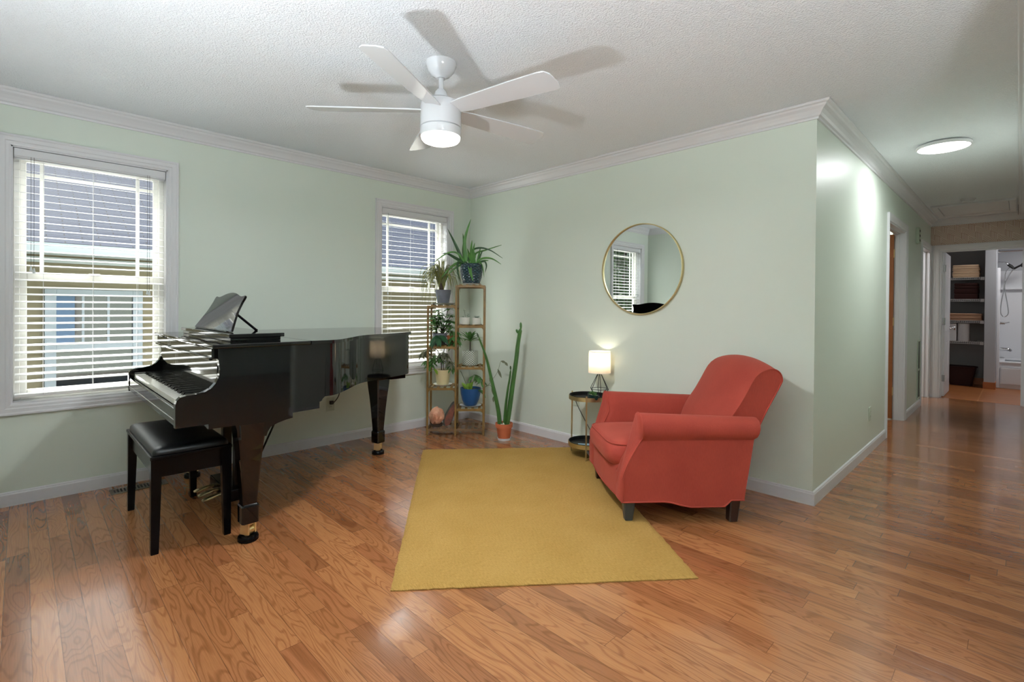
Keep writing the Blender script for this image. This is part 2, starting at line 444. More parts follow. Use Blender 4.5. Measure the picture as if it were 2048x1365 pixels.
wall('wall_hall_left', 'satin sage wall running down the hallway past two doorways',
     [(0, D1[0], 0, H), (D1[0], D1[1], DZ, H), (D1[1], D2[0], 0, H), (D2[0], D2[1], DZ, H), (D2[1], YB, 0, H)], 'x', L-.11, L)
BX = (3.385, 4.205)
wall('wall_hall_end', 'geometric wallpapered wall above the bathroom doorway at the hall end',
     [(L-.11, BX[0], 0, H), (BX[0], BX[1], 2.025, H), (BX[1], XE+.12, 0, H)], 'y', YB, YB+.12, 'wallpaper')
wall('wall_hall_right', 'sage wall on the right side of the hallway, seen edge-on', [(ED, YB, 0, H)], 'x', XE, XE+.12)
wall('wall_back', 'sage wall behind the camera, seen in the round mirror', [(0, 8, 0, H)], 'y', YS-.12, YS)
EW = [(-3.1, -1.9)]
wall('wall_dining_far', 'far wall of the next room behind the camera',
     [(YS, -3.2, 0, H), (-3.2, -1.7, 0, H), (-1.7, 1.0, 0, H)], 'x', 8.0, 8.12)
wall('wall_dining_side', 'side wall of the next room behind the camera', [(XE+.12, 8, 0, H)], 'y', 1.0, 1.12)
# room behind the first hall door
wall('wall_bedroom_far', 'wall of the dim room beyond the first hall door', [(.12, 5.7, 0, H)], 'x', .5, .6)
wall('wall_bedroom_end', 'end wall of the dim room beyond the first hall door', [(.6, L-.11, 0, H)], 'y', 5.6, 5.7)
# bath
wall('wall_bath_left', 'grey wall on the left of the bathroom', [(YB+.12, 7.75, 0, H)], 'x', 3.0, 3.1, 'bath_paint')
wall('wall_bath_right', 'grey wall on the right of the bathroom', [(YB+.12, 8.3, 0, H)], 'x', 5.5, 5.6, 'bath_paint')
wall('wall_closet_back', 'dark grey back wall of the linen closet', [(3.1, 3.78, 0, H)], 'y', 7.65, 7.75, 'closet_grey')
wall('wall_closet_side', 'grey wall end between the linen closet and the bathtub', [(7.12, 8.3, 0, H)], 'x', 3.78, 3.905, 'bath_paint')
wall('wall_bath_back', 'pale grey wall above the bathtub surround', [(3.905, 5.5, 0, H)], 'y', 8.2, 8.3, 'bath_paint')
bm = bmesh.new(); box(bm, -.02, 8.02, YS-.05, .05, -.06, 0); box(bm, L-.2, XE+.05, .05, YB+.06, -.06, 0); box(bm, XE+.05, 8.02, .05, 1.02, -.06, 0); box(bm, .5, L-.2, .1, 5.7, -.06, 0)
structure(link_obj('floor', bm, 'oak_floor'), 'glossy honey oak strip floor through the room and hall', 'floor')
structure(link_obj('floor_bath', B(3.0, 5.6, YB+.06, 8.3, -.06, .001), 'bath_tile'), 'terracotta coloured tile floor of the bathroom', 'floor')
structure(link_obj('ceiling', B(-.14, 8.12, YS-.12, 8.3, H, H+.08), 'popcorn_ceiling'), 'white textured popcorn ceiling', 'ceiling')
# crown moulding and baseboards (path keeps the room on its left)
cp = [(0, 2.354), (.010, 2.354), (.012, 2.366), (.022, 2.372), (.030, 2.385), (.044, 2.402), (.060, 2.414), (.066, 2.424), (.078, 2.427), (.084, 2.434), (.084, 2.4395), (0, 2.4395)]
pr = lambda pth: sweep(bmesh.new(), cp, pth)
structure(link_obj('trim_1', pr([(8, 1.0), (XE+.12, 1.0), (XE+.12, ED), (XE, ED), (XE, YB), (L, YB), (L, 0), (0, 0), (0, YS), (8, YS)]), 'white_trim'), 'white crown moulding around the top of the walls', 'crown moulding')
bp = [(0, 0.0), (.013, 0.0), (.013, .068), (.010, .074), (.009, .080), (.003, .084), (0, .084)]
def base(name, pth, label): structure(link_obj(name, sweep(bmesh.new(), bp, pth), 'white_trim'), label, 'baseboard')
base('baseboard_left', [(0, 0), (0, YS), (8, YS)], 'white baseboard along the window wall behind the piano')
base('baseboard_right', [(L, D1[0]-.075), (L, 0), (0, 0)], 'white baseboard under the mirror wall and around the hall corner')
base('baseboard_hall', [(L, D2[0]-.075), (L, D1[1]+.075)], 'short white baseboard between the two hall doorways')
base('baseboard_hall_right', [(XE+.12, 1.0), (XE+.12, ED), (XE, ED), (XE, YB)], 'white baseboard on the right side of the hall')
# shoe of tile in the bathroom
structure(link_obj('baseboard_bath', B(3.772, 3.913, 7.108, 7.34, 0, .105, .003), 'base_tile'), 'terracotta tile base around the closet wall end', 'baseboard')
structure(link_obj('baseboard_closet', B(3.1, 3.779, 7.64, 7.652, 0, .105), 'base_tile'), 'terracotta tile base at the back of the closet', 'baseboard')

# ------------------------------------------------------------------ windows
def casing_rect(bm, y0, y1, z0, z1, w=.062):
    """picture frame casing with stepped moulding on x=0 facing +x, around opening"""
    prof = [(0, 0), (0, .010), (.008, .013), (.020, .013), (.026, .017), (.046, .018), (.052, .022), (.062, .022), (.062, 0)]
    rows = []
    for o, h in prof:
        rows.append([(h, y0-o, z0-o), (h, y1+o, z0-o), (h, y1+o, z1+o), (h, y0-o, z1+o)])
    grid(bm, rows, closeV=True); return bm
def frame_rect(bm, y0, y1, z0, z1, x0, x1, w, wt=None, wb=None):
    wt = wt or w; wb = wb or w
    box(bm, x0, x1, y0, y0+w, z0, z1, .003, 1); box(bm, x0, x1, y1-w, y1, z0, z1, .003, 1)
    box(bm, x0, x1, y0+w, y1-w, z1-wt, z1, .003, 1); box(bm, x0, x1, y0+w, y1-w, z0, z0+wb, .003, 1); return bm
def make_window(name, wy, label):
    y0, y1 = wy; z0, z1 = WZ
    root = structure(bpy.data.objects.new(name, None), label, 'window'); COL.objects.link(root)
    link_obj('casing', casing_rect(bmesh.new(), y0, y1, z0, z1), 'white_trim', root)
    bm = bmesh.new()
    box(bm, -.139, .002, y0-.001, y0+.008, z0, z1); box(bm, -.139, .002, y1-.008, y1+.001, z0, z1); box(bm, -.139, .002, y0, y1, z1-.008, z1+.001); box(bm, -.139, .004, y0, y1, z0-.001, z0+.010)
    link_obj('jamb_lining', bm, 'white_trim', root)
    link_obj('window_frame', frame_rect(bmesh.new(), y0+.008, y1-.008, z0+.010, z1-.008, -.135, -.072, .030), 'white_vinyl', root)
    zm = 1.362
    us = link_obj('upper_sash', frame_rect(bmesh.new(), y0+.036, y1-.036, zm-.018, z1-.036, -.128, -.106, .030, .03, .036), 'white_vinyl', root)
    bm = bmesh.new(); w = y1-y0
    for yy in (y0+.135, y1-.152): box(bm, -.122, -.112, yy-.010, yy+.010, zm, z1-.06)
    for zz in (1.985,): box(bm, -.1221, -.1121, y0+.06, y1-.06, zz-.010, zz+.010)
    link_obj('grille', bm, 'white_vinyl', us)
    link_obj('pane', B(-.119, -.116, y0+.062, y1-.062, zm+.012, z1-.062), 'pane_glass', us)
    ls = link_obj('lower_sash', frame_rect(bmesh.new(), y0+.036, y1-.036, z0+.038, zm+.018, -.104, -.078, .032, .040, .034), 'white_vinyl', root)
    link_obj('pane', B(-.093, -.090, y0+.064, y1-.064, z0+.068, zm-.018), 'pane_glass', ls)
    bm = bmesh.new(); box(bm, -.082, -.066, (y0+y1)/2-.03, (y0+y1)/2+.03, zm+.016, zm+.028, .003)
    link_obj('sash_lock', bm, 'white_vinyl', ls)
    return root
make_window('window_1', W1, 'double-hung window left of the piano, behind lowered white blinds')
make_window('window_2', W2, 'narrower looking double-hung window behind the plant shelf')
def make_blind(wy, label, cords, tassels):
    y0, y1 = wy[0]+.012, wy[1]-.012
    r = thing('venetian_blind', label, 'blind', (-.03, (y0+y1)/2, 0), group='white venetian blinds on the window wall')
    T = Matrix.Translation((.03, -(y0+y1)/2, 0))
    def pt(n, bm, m, par=r, sm=None):
        bmesh.ops.transform(bm, matrix=T, verts=bm.verts); return link_obj(n, bm, m, par, sm)
    bm = bmesh.new(); box(bm, -.012, -.001, y0, y1, 2.068, 2.114, .003); box(bm, -.012, -.004, y0, y1, 2.060, 2.070, .003)
    pt('valance', bm, 'white_trim')
    pt('head_rail', B(-.062, -.014, y0, y1, 2.060, 2.105), 'white_trim')
    bm = bmesh.new(); z = 2.036; pz = .0437
    zs = []
    while z > .69: zs.append(z); z -= pz
    for zz in zs:
        rows = []
        for i in range(5):
            u = i/4; xx = -.058+.050*u
            rows.append((xx, zz+.0008*math.sin(PI*u)+.0100*(.5-u)))
        for (xa, za), (xb, zb) in zip(rows, rows[1:]):
            vs = [bm.verts.new(p) for p in ((xa, y0+.004, za), (xb, y0+.004, zb), (xb, y1-.004, zb), (xa, y1-.004, za))]
            v2 = [bm.verts.new((v.co.x, v.co.y, v.co.z-.0016)) for v in vs]
            bm.faces.new(vs); bm.faces.new(v2[::-1])
            bm.faces.new((vs[0], vs[3], v2[3], v2[0])) if xa < -.0575 else None
            bm.faces.new((vs[1], v2[1], v2[2], vs[2])) if xb > -.0085 else None
            bm.faces.new((vs[0], v2[0], v2[1], vs[1])); bm.faces.new((vs[3], vs[2], v2[2], v2[3]))
    pt('slats', bm, 'slat_white')
    pt('bottom_rail', B(-.059, -.007, y0+.002, y1-.002, .632, .652, .004), 'slat_white')
    for cy in cords:
        bm = bmesh.new(); tube(bm, [(-.0065, cy, 2.06), (-.0065, cy, .64)], .0009, 5); tube(bm, [(-.0595, cy, 2.06), (-.0595, cy, .64)], .0009, 5)
        pt('ladder_cord', bm, 'white_trim')
    for cy, zz in tassels:
        c = pt('pull_cord', tube(bmesh.new(), [(.003, cy, 2.07), (.004, cy, 1.7), (.003, cy, zz)], .0011, 5), 'rubber_grey')
        pt('tassel', lathe(bmesh.new(), [(.0, .028), (.003, .026), (.004, .02), (.008, .0), (.006, -.004), (0, -.004)], 10, (.003, cy, zz-.02)), 'saucer_clear', c)
    return r
make_blind(W1, 'wide white venetian blind in the window left of the piano', (-3.35, -3.115, -2.885), [(-3.405, 1.41), (-3.392, 1.40), (-2.836, 1.285), (-2.824, 1.28)])
make_blind(W2, 'white venetian blind behind the plant shelf near the corner', (-.955, -.71, -.45), [(-.994, 1.33)])

# ------------------------------------------------------------------ doorways
def door_casing(name, axis, a0, a1, zt, c, sgn, label, w=.066, depth=.125, mat='white_trim', fill=None):
    bm = bmesh.new()
    prof = [(0, 0), (0, .010), (.012, .014), (.040, .016), (.056, .020), (w, .020), (w, 0)]
    def P3(a, z, h): return (c+sgn*h, a, z) if axis == 'x' else (a, c+sgn*h, z)
    rows = [[P3(a0-o, .001, h), P3(a0-o, zt+o, h), P3(a1+o, zt+o, h), P3(a1+o, .001, h)] for o, h in prof]
    grid(bm, rows)
    cb = c-sgn*depth
    lo, hi = sorted((c+sgn*.001, cb))
    def jb(p0, p1, z0, z1, l=lo, h=hi):
        if axis == 'x': box(bm, l, h, p0, p1, z0, z1)
        else: box(bm, p0, p1, l, h, z0, z1)
    jb(a0-.002, a0+.016, .001, zt); jb(a1-.016, a1+.002, .001, zt); jb(a0+.016, a1-.016, zt-.016, zt+.002)
    m0 = c-sgn*.045; m1 = c-sgn*.080
    l2, h2 = sorted((m0, m1))
    jb(a0+.016, a0+.028, .001, zt-.016, l2, h2); jb(a1-.028, a1-.016, .001, zt-.016, l2, h2); jb(a0+.028, a1-.028, zt-.028, zt-.016, l2, h2)
    if fill: box(bm, fill[0], fill[1], YB-.012, YB-.001, .001, zt+w)
    return structure(link_obj(name, bm, mat), label, 'door frame')
door_casing('door_1', 'x', D1[0], D1[1], DZ, L, 1, 'white framed doorway nearest the living room, brown door swung inside', depth=.088)
door_casing('door_2', 'x', D2[0], D2[1], 2.02, L, 1, 'white framed doorway at the far end of the hall beside the wallpaper')
door_casing('door_3', 'y', BX[0], BX[1], 2.025, YB, -1, 'white framed bathroom doorway under the wallpaper', fill=(L+.001, BX[0]-.064))
# brown door leaf, open, hinge edge to the hall
r = thing('wooden_door', 'brown wooden door swung open inside the first hall doorway', 'door', (L-.089, 3.36, 0))
link_obj('door_leaf', B(-.82, -.004, -.037, -.002, .012, 2.02, .002), 'door_wood', r)
for hz in (1.815, 1.07, .31):
    bm = bmesh.new(); box(bm, -.005, -.0015, -.036, -.002, hz-.045, hz+.045, .001); tube(bm, [(.001, -.003, hz-.046), (.001, -.003, hz+.046)], .006, 8)
    for dz in (-.03, 0, .03): tube(bm, [(-.002, -.022+.006*(1 if dz else -1), hz+dz), (-.0008, -.022+.006*(1 if dz else -1), hz+dz)], .004, 8)
    link_obj('hinge', bm, 'brass', r)
# white six-panel bathroom door, open into the bathroom
r = thing('panel_door', 'white six-panel bathroom door standing open beside the linen closet', 'door', (3.402, YB+.125, 0))
bm = bmesh.new(); box(bm, 0, .034, .0, .70, .012, 2.0, .002)
link_obj('door_leaf', bm, 'bath_white', r)
for (ya, yb) in ((.09, .31), (.39, .61)):
    for (za, zb) in ((.20, .78), (.90, 1.55), (1.66, 1.86)):
        bm = bmesh.new()
        rows = []
        for o, h in ((0, .0345), (.012, .0375), (.022, .0365), (.03, .0345), (.045, .0385), (.05, .0385)):
            rows.append([(h, ya+o, za+o), (h, yb-o, za+o), (h, yb-o, zb-o), (h, ya+o, zb-o)])
        R = grid(bm, rows, closeV=True); bm.faces.new(R[-1]); link_obj('raised_panel', bm, 'bath_white', r)
kb = link_obj('door_knob', lathe(bmesh.new(), [(0, 0), (.026, 0), (.026, .006), (.011, .01), (.010, .03), (.024, .04), (.028, .052), (.022, .064), (0, .067)], 20), 'chrome', r, 40, Matrix.Translation((.0345, .635, .94)) @ Matrix.Rotation(PI/2, 4, 'Y'))
for hz in (1.78, 1.05, .26):
    bm = bmesh.new(); box(bm, .004, .030, -.003, -.0005, hz-.045, hz+.045, .0008); tube(bm, [(.034, -.002, hz-.046), (.034, -.002, hz+.046)], .006, 8)
    link_obj('hinge', bm, 'chrome', r)

# ------------------------------------------------------------------ hall fittings
r = thing('ceiling_light', 'lit slim round white ceiling light in the hallway', 'ceiling light', (3.748, 1.46, H))
link_obj('rim', lathe(bmesh.new(), [(0, -.002), (.12, -.002), (.155, -.004), (.163, -.012), (.160, -.026), (.152, -.030), (.152, -.022), (0, -.022)], 48), 'white_trim', r, 40)
link_obj('diffuser', lathe(bmesh.new(), [(.152, -.024), (.148, -.031), (.10, -.033), (0, -.034)], 48), 'disc_glow', r, 40)
o = link_obj('smoke_detector', lathe(bmesh.new(), [(0, -.03), (.045, -.03), (.052, -.026), (.055, -.012), (.064, -.010), (.066, 0), (0, 0)], 32), 'white_trim', None, 40, Matrix.Translation((3.745, 4.055, H)))
tag(o, 'small round white smoke detector on the hall ceiling', 'smoke detector')
r = thing('attic_hatch', 'white framed attic hatch in the hall ceiling before the wallpaper', 'hatch', (3.76, 4.72, H))
bm = bmesh.new(); box(bm, -.30, .30, -.36, .42, -.012, -.001, .002); link_obj('hatch_panel', bm, 'white_trim', r)
bm = bmesh.new()
prof = [(0, -.001), (0, -.016), (.02, -.022), (.05, -.026), (.06, -.016), (.06, -.001)]
rows = [[(-.304-o, -.364-o, z), (.304+o, -.364-o, z), (.304+o, .424+o, z), (-.304-o, .424+o, z)] for o, z in prof]
grid(bm, rows, closeV=True); link_obj('hatch_frame', bm, 'white_trim', r)
link_obj('pull_cord', tube(bmesh.new(), [(.375, .1, -.002), (.375, .1, -.12)], .002, 6), 'rubber_grey', r)
# door chime box with three dark openings
r = thing('door_chime', 'sage painted door chime box high on the hall wall', 'door chime', (L-.001, 4.175, 1.99))
link_obj('housing', B(.0, .035, -.06, .06, 0, .19, .004), 'plastic_sage', r)
for zz in (.038, .095, .152): link_obj('sound_opening', B(.034, .0365, -.032, .032, zz-.013, zz+.013), 'dark', r)
# return air grille
r = thing('air_grille', 'sage painted tall return air grille low on the hall wall', 'vent', (L, 4.47, .10))
bm = bmesh.new(); frame_rect(bm, -.11, .11, 0, .73, .0, .010, .018); box(bm, .0, .010, -.11, .11, .355, .375); link_obj('grille_frame', bm, 'grille_sage', r)
bm = bmesh.new()
z = .03
while z < .71:
    prismY(bm, [(.001, z), (.009, z+.006), (.009, z+.008), (.001, z+.002)], -.092, .092); z += .0125
link_obj('louvres', bm, 'grille_sage', r)
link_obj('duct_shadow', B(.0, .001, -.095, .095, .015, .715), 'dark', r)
# light switch on the hall wall and power outlets
def plate(name, label, cat, loc, rz, holes):
    r = thing(name, label, cat, loc, rz)
    link_obj('cover_plate', B(-.036, .036, -.006, -.0002, -.058, .058, .002), 'outlet_plate', r)
    if holes:
        for zz in (-.02, .02):
            o = link_obj('socket', lathe(bmesh.new(), [(0, .0), (.015, .0), (.0165, -.003), (.0165, -.006)], 16), 'outlet_plate', r, 40, Matrix.Translation((0, -.0085, zz)) @ Matrix.Rotation(PI/2, 4, 'X'))
            bm = bmesh.new()
            for xx in (-.005, .005): box(bm, xx-.001, xx+.001, -.0089, -.0083, zz-.002, zz+.007)
            link_obj('slots', bm, 'dark', r)
    else: link_obj('toggle', B(-.004, .004, -.016, -.005, -.010, .010, .002), 'outlet_plate', r)
    return r
plate('power_outlet', 'sage power outlet on the window wall below the piano tail', 'outlet', (0, -1.545, .345), PI/2, True)
plate('power_outlet', 'power outlet on the mirror wall behind the brass side table', 'outlet', (1.46, 0, .40), 0, True)
yy = pl_y = 1.62
plate('power_outlet', 'faint sage outlet plate low on the hall wall corner', 'outlet', (L, 1.63, .325), PI/2, True)
plate('power_outlet', 'outlet on the right hall wall, seen only as a piano reflection', 'outlet', (XE, -.75, .33), -PI/2, True)
# floor register
r = thing('floor_register', 'brown slotted metal floor register by the wall under the left window', 'vent', (.145, -2.895, 0))
bm = bmesh.new(); frame_rect(bm, -.15, .15, -.055, .055, 0, .006, .014)
bmesh.ops.transform(bm, matrix=Matrix(((0, 0, -1, 0), (0, 1, 0, 0), (1, 0, 0, 0), (0, 0, 0, 1))), verts=bm.verts)
bm.free(); bm = bmesh.new()
box(bm, -.055, -.038, -.15, .15, 0, .006, .001); box(bm, .038, .055, -.15, .15, 0, .006, .001); box(bm, -.038, .038, -.15, -.132, 0, .006, .001); box(bm, -.038, .038, .132, .15, 0, .006, .001)
k = -.132
while k < .132: box(bm, -.038, .038, k+.009, k+.016, .001, .0055); k += .0175
link_obj('register_face', bm, 'steel_vent', r)
link_obj('duct_shadow', B(-.04, .04, -.135, .135, .0002, .0008), 'dark', r)
# ================================================================== GRAND PIANO
def make_piano():
    r = thing('grand_piano', 'glossy black grand piano with closed lid and raised music desk by the windows', 'piano', (.775, -2.0, 0))
    T = Matrix.Translation((-.775, 2.0, 0))
    def pt(n, bm, m='piano_black', par=r, sm=None, bev=0):
        if bev: bmesh.ops.bevel(bm, geom=[e for e in bm.edges if e.calc_face_angle(0) > .6], offset=bev, segments=2, affect='EDGES', clamp_overlap=True)
        if par is r: bmesh.ops.transform(bm, matrix=T, verts=bm.verts)
        else: bmesh.ops.transform(bm, matrix=T, verts=bm.verts)
        return link_obj(n, bm, m, par, sm)
    xs, xt = .07, 1.48
    curve = [V(p) for p in [(1.48, -2.2502), (1.474, -2.21), (1.45, -2.165), (1.40, -2.11), (1.31, -2.02), (1.22, -1.935), (1.162, -1.86), (1.122, -1.77), (1.087, -1.67), (1.052, -1.57), (1.017, -1.47), (.995, -1.42), (.95, -1.373), (.86, -1.322), (.72, -1.25), (.56, -1.187), (.40, -1.155), (.26, -1.158), (.15, -1.195), (.09, -1.265), (xs, -1.36)]]
    crv = smoothpts(curve, 5)
    # rim: vertical wall from treble cheek round the tail to the bass side
    def offs(pts, d):
        out = []
        for i, p in enumerate(pts):
            t_ = (pts[min(i+1, len(pts)-1)]-pts[max(i-1, 0)]).normalized(); out.append(p+V((t_.y, -t_.x))*d)
        return out
    path = crv+[V((xs, -2.2502))]
    outer = path; inner = offs(path, -.035)
    bm = bmesh.new()
    rows = [[(p.x, p.y, .695) for p in outer], [(p.x, p.y, .985) for p in outer], [(p.x, p.y, .985) for p in inner], [(p.x, p.y, .695) for p in inner]]
    grid(bm, rows, closeU=True)
    pt('rim', bm, sm=40)
    # soundboard underside
    poly = [(p.x, p.y) for p in inner]
    pt('soundboard', prismZ(bmesh.new(), poly, .72, .735), 'satin_black')
    # cheek sides (front arms with keybed steps), profile in (y, z)
    def cheek(x0, x1):
        top = [(-2.775, .985), (-2.775, .935), (-2.768, .885), (-2.772, .852), (-2.785, .822), (-2.806, .798), (-2.832, .784), (-2.87, .777), (-2.905, .776), (-2.928, .770), (-2.943, .755), (-2.948, .735)]
        bot = [(-2.948, .630), (-2.815, .630), (-2.815, .606), (-2.70, .606), (-2.692, .58), (-2.690, .545), (-2.556, .530), (-2.548, .552), (-2.535, .574), (-2.50, .588), (-2.46, .598), (-2.425, .603), (-2.425, .629), (-2.282, .634), (-2.282, .669), (-2.272, .672), (-2.264, .684), (-2.252, .694), (-2.25, .985)]
        bm = prismX(bmesh.new(), top+bot, x0, x1)
        return bm
    pt('side_arm', cheek(xt-.035, xt), bev=.002)
    pt('side_arm', cheek(xs, xs+.035), bev=.002)
    bm = bmesh.new(); box(bm, xs+.036, xt-.036, -2.94, -2.285, .632, .668, .002); box(bm, xs+.036, xt-.036, -2.81, -2.43, .604, .631, .002); pt('key_bed', bm)
    bm = bmesh.new(); box(bm, xs+.036, xt-.036, -2.944, -2.928, .632, .716, .003); box(bm, xs+.036, xt-.036, -2.946, -2.940, .64, .664, .002); pt('key_slip', bm)
    for x0, x1 in ((xs+.036, xs+.094), (xt-.094, xt-.036)): pt('key_block', B(x0, x1, -2.926, -2.775, .669, .752, .004))
    # 88 keys
    k0, k1 = xs+.097, xt-.097; pitch = (k1-k0)/52
    wm = None; bmesh_w = None
    blackpat = {0, 2, 3, 5, 6}                       # gaps with a black key, octave from A
    for i in range(52):
        if wm is None:
            bm = B(.0006, pitch-.0006, -2.924, -2.773, .715, .744, .0012, 1); bmesh.ops.translate(bm, vec=(-.775, 2.0, 0), verts=bm.verts)
            wk = link_obj('white_key', bm, 'ivory_key', r); wm = wk
        else: wk = wm.copy(); COL.objects.link(wk); wk.parent = r
        wk.location = (k0+i*pitch, 0, 0)
    bk0 = None
    for i in range(51):
        if i % 7 not in blackpat: continue
        if bk0 is None:
            bm = bmesh.new(); prismX(bm, [(-2.876, .744), (-2.868, .7565), (-2.773, .7575), (-2.773, .744)], -.0055, .0055); bmesh.ops.translate(bm, vec=(-.775, 2.0, 0), verts=bm.verts)
            b_k = link_obj('black_key', bm, 'satin_black', r); bk0 = b_k
        else: b_k = bk0.copy(); COL.objects.link(b_k); b_k.parent = r
        b_k.location = (k0+(i+1)*pitch, 0, 0)
    # fallboard and its folded top edge
    pt('fallboard', B(xs+.036, xt-.036, -2.772, -2.752, .735, .985))
    bm = bmesh.new(); box(bm, xs+.036, xt-.036, -2.795, -2.7725, .934, .984, .003); box(bm, xs+.036, xt-.036, -2.806, -2.790, .928, .942, .003); pt('fallboard_rail', bm)
    # lid: front and main leaves with a hinge gap
    lo = offs(path, .016)
    yh = -2.335
    pts = [p for p in lo if p.y > yh]
    main = [(xt+.016, yh+.0015), (xt+.016, -2.262)]+[(p.x, p.y) for p in pts]+[(xs-.016, yh+.0015)]
    pt('lid', prismZ(bmesh.new(), main, .987, 1.006), bev=.004, sm=35)
    pt('lid_front', B(xs-.016, xt+.016, -2.803, yh-.0015, .987, 1.006, .004))
    pt('lid_hinge', tube(bmesh.new(), [(xs, yh, 1.004), (xt, yh, 1.004)], .0022, 8), 'satin_black')
    # desk shelf lying on the lid and the music desk
    sh = pt('desk_shelf', B(.29, 1.33, -2.683, -2.435, 1.0065, 1.025, .002))
    pt('desk_shelf_top', B(.275, 1.345, -2.693, -2.42, 1.0255, 1.046, .003), par=sh)
    cx = .775
    half = smoothpts([(.0, .252), (.05, .250), (.11, .243), (.17, .231), (.22, .224), (.262, .226), (.288, .229), (.300, .222), (.302, .205), (.300, .18), (.312, .13), (.340, .085), (.375, .040), (.402, .004)], 4)
    outl = [(x_, z_) for x_, z_ in half]+[(-x_, z_) for x_, z_ in half[::-1][:-1]]
    Mx = Matrix.Translation((cx-.02, -2.635, 1.0475)) @ Matrix.Rotation(-math.radians(27), 4, 'X')
    bm = bmesh.new(); prism(bm, outl, lambda x_, z_: (x_, 0, z_), lambda x_, z_: (x_, .012, z_)); bmesh.ops.transform(bm, matrix=Mx, verts=bm.verts)
    pt('music_desk', bm, bev=.0025)
    for sx_ in (-.24, .24):
        bm = bmesh.new(); tube(bm, [(cx+sx_, -2.572, 1.148), (cx+sx_, -2.462, 1.050)], .007, 8); tube(bm, [(cx+sx_-.012, -2.462, 1.050), (cx+sx_+.012, -2.462, 1.050)], .006, 8); pt('desk_strut', bm, 'satin_black')
    # underframe beams
    def bar(p, q, w, z0, z1):
        p, q = V(p), V(q); d = (q-p).normalized(); n_ = V((-d.y, d.x))*w/2
        return prismZ(bmesh.new(), [tuple(p+n_), tuple(p-n_), tuple(q-n_), tuple(q+n_)], z0, z1)
    pt('underframe_beam', bar((.775, -2.29), (.53, -1.36), .10, .655, .72), 'satin_black')
    pt('underframe_beam', bar((.25, -2.29), (.50, -1.45), .08, .655, .72), 'satin_black')
    pt('underframe_beam', bar((1.25, -2.29), (.58, -1.45), .08, .655, .72), 'satin_black')
    pt('underframe_beam', bar((.36, -1.37), (.80, -1.37), .13, .635, .72), 'satin_black')
    # legs with flared tops, ankle block, brass caster and caster cup
    def leg(x, y, ztop, rot, flare=True):
        sec = [(.0330, .092), (.0395, .096), (.0405, .180), (.0375, .188), (.0335, .192), (.0350, .22), (.0445, .36), (.0540, .47), (.0610, .53)]+([(.068, ztop-.028), (.080, ztop-.008), (.084, ztop)] if flare else [(.0660, ztop)])
        bm = bmesh.new(); rows = []
        for w, z in sec:
            c = .16*w
            rows.append([(-w, -w+c, z), (-w+c, -w, z), (w-c, -w, z), (w, -w+c, z), (w, w-c, z), (w-c, w, z), (-w+c, w, z), (-w, w-c, z)])
        R = grid(bm, rows, closeV=True); bm.faces.new(R[0]); bm.faces.new(R[-1])
        Mt = Matrix.Translation((x, y, 0)) @ Matrix.Rotation(rot, 4, 'Z')
        bmesh.ops.transform(bm, matrix=Mt, verts=bm.verts)
        lg = pt('leg', bm)
        bm = bmesh.new()
        box(bm, -.026, .026, -.026, .026, .084, .0925); box(bm, -.026, .026, -.026, -.017, .036, .086); box(bm, -.026, .026, .017, .026, .036, .086); box(bm, -.026, -.017, -.026, .026, .070, .086)
        tube(bm, [(0, -.016, .050), (0, .016, .050)], .024, 18)
        bmesh.ops.transform(bm, matrix=Matrix.Translation((x, y, 0)) @ Matrix.Rotation(rot+.5, 4, 'Z'), verts=bm.verts)
        pt('caster', bm, 'brass', lg)
        pt('caster_cup', lathe(bmesh.new(), [(0, .001), (.046, .001), (.049, .006), (.047, .013), (.049, .018), (.046, .026), (.036, .029), (.032, .022), (0, .020)], 32, (x, y, 0)), 'satin_black', lg, 40)
    leg(1.420, -2.622, .603, .0, False); leg(.15, -2.60, .603, .0, False); leg(.531, -1.386, .635, .25)
    # pedal lyre
    ly = pt('pedal_lyre', (lambda b_: (box(b_, .60, .98, -2.60, -2.47, .055, .125, .006), b_)[1])(bmesh.new()), 'satin_black')
    for xx in (.67, .91): pt('lyre_post', B(xx-.028, xx+.028, -2.55, -2.50, .124, .605, .006), 'satin_black', ly)
    for xx in (.70, .88): pt('brace_rod', tube(bmesh.new(), [(xx, -2.47, .10), (xx, -2.20, .695)], .006, 8), 'satin_black', ly)
    for xx in (.69, .785, .88):
        bm = bmesh.new(); rows = []
        for y_, w, z_, h in ((-2.59, .010, .084, .009), (-2.625, .013, .082, .010), (-2.655, .019, .078, .010), (-2.690, .021, .072, .009), (-2.705, .013, .069, .005)):
            rows.append([(xx+w*math.cos(a*PI/5), y_, z_+h*math.sin(a*PI/5)) for a in range(10)])
        R = grid(bm, rows, closeV=True); bm.faces.new(R[0]); bm.faces.new(R[-1]); pt('pedal', bm, 'brass', ly, 60)
    bm = bmesh.new(); tube(bm, smoothpts([(.30, -1.62, .70), (.12, -1.52, .56), (.05, -1.49, .43), (.032, -1.525, .365), (.030, -1.545, .362)], 6), .004, 8); box(bm, .0125, .040, -1.560, -1.530, .348, .378, .004)
    pt('power_cord', bm, 'cord_black')
    return r
make_piano()
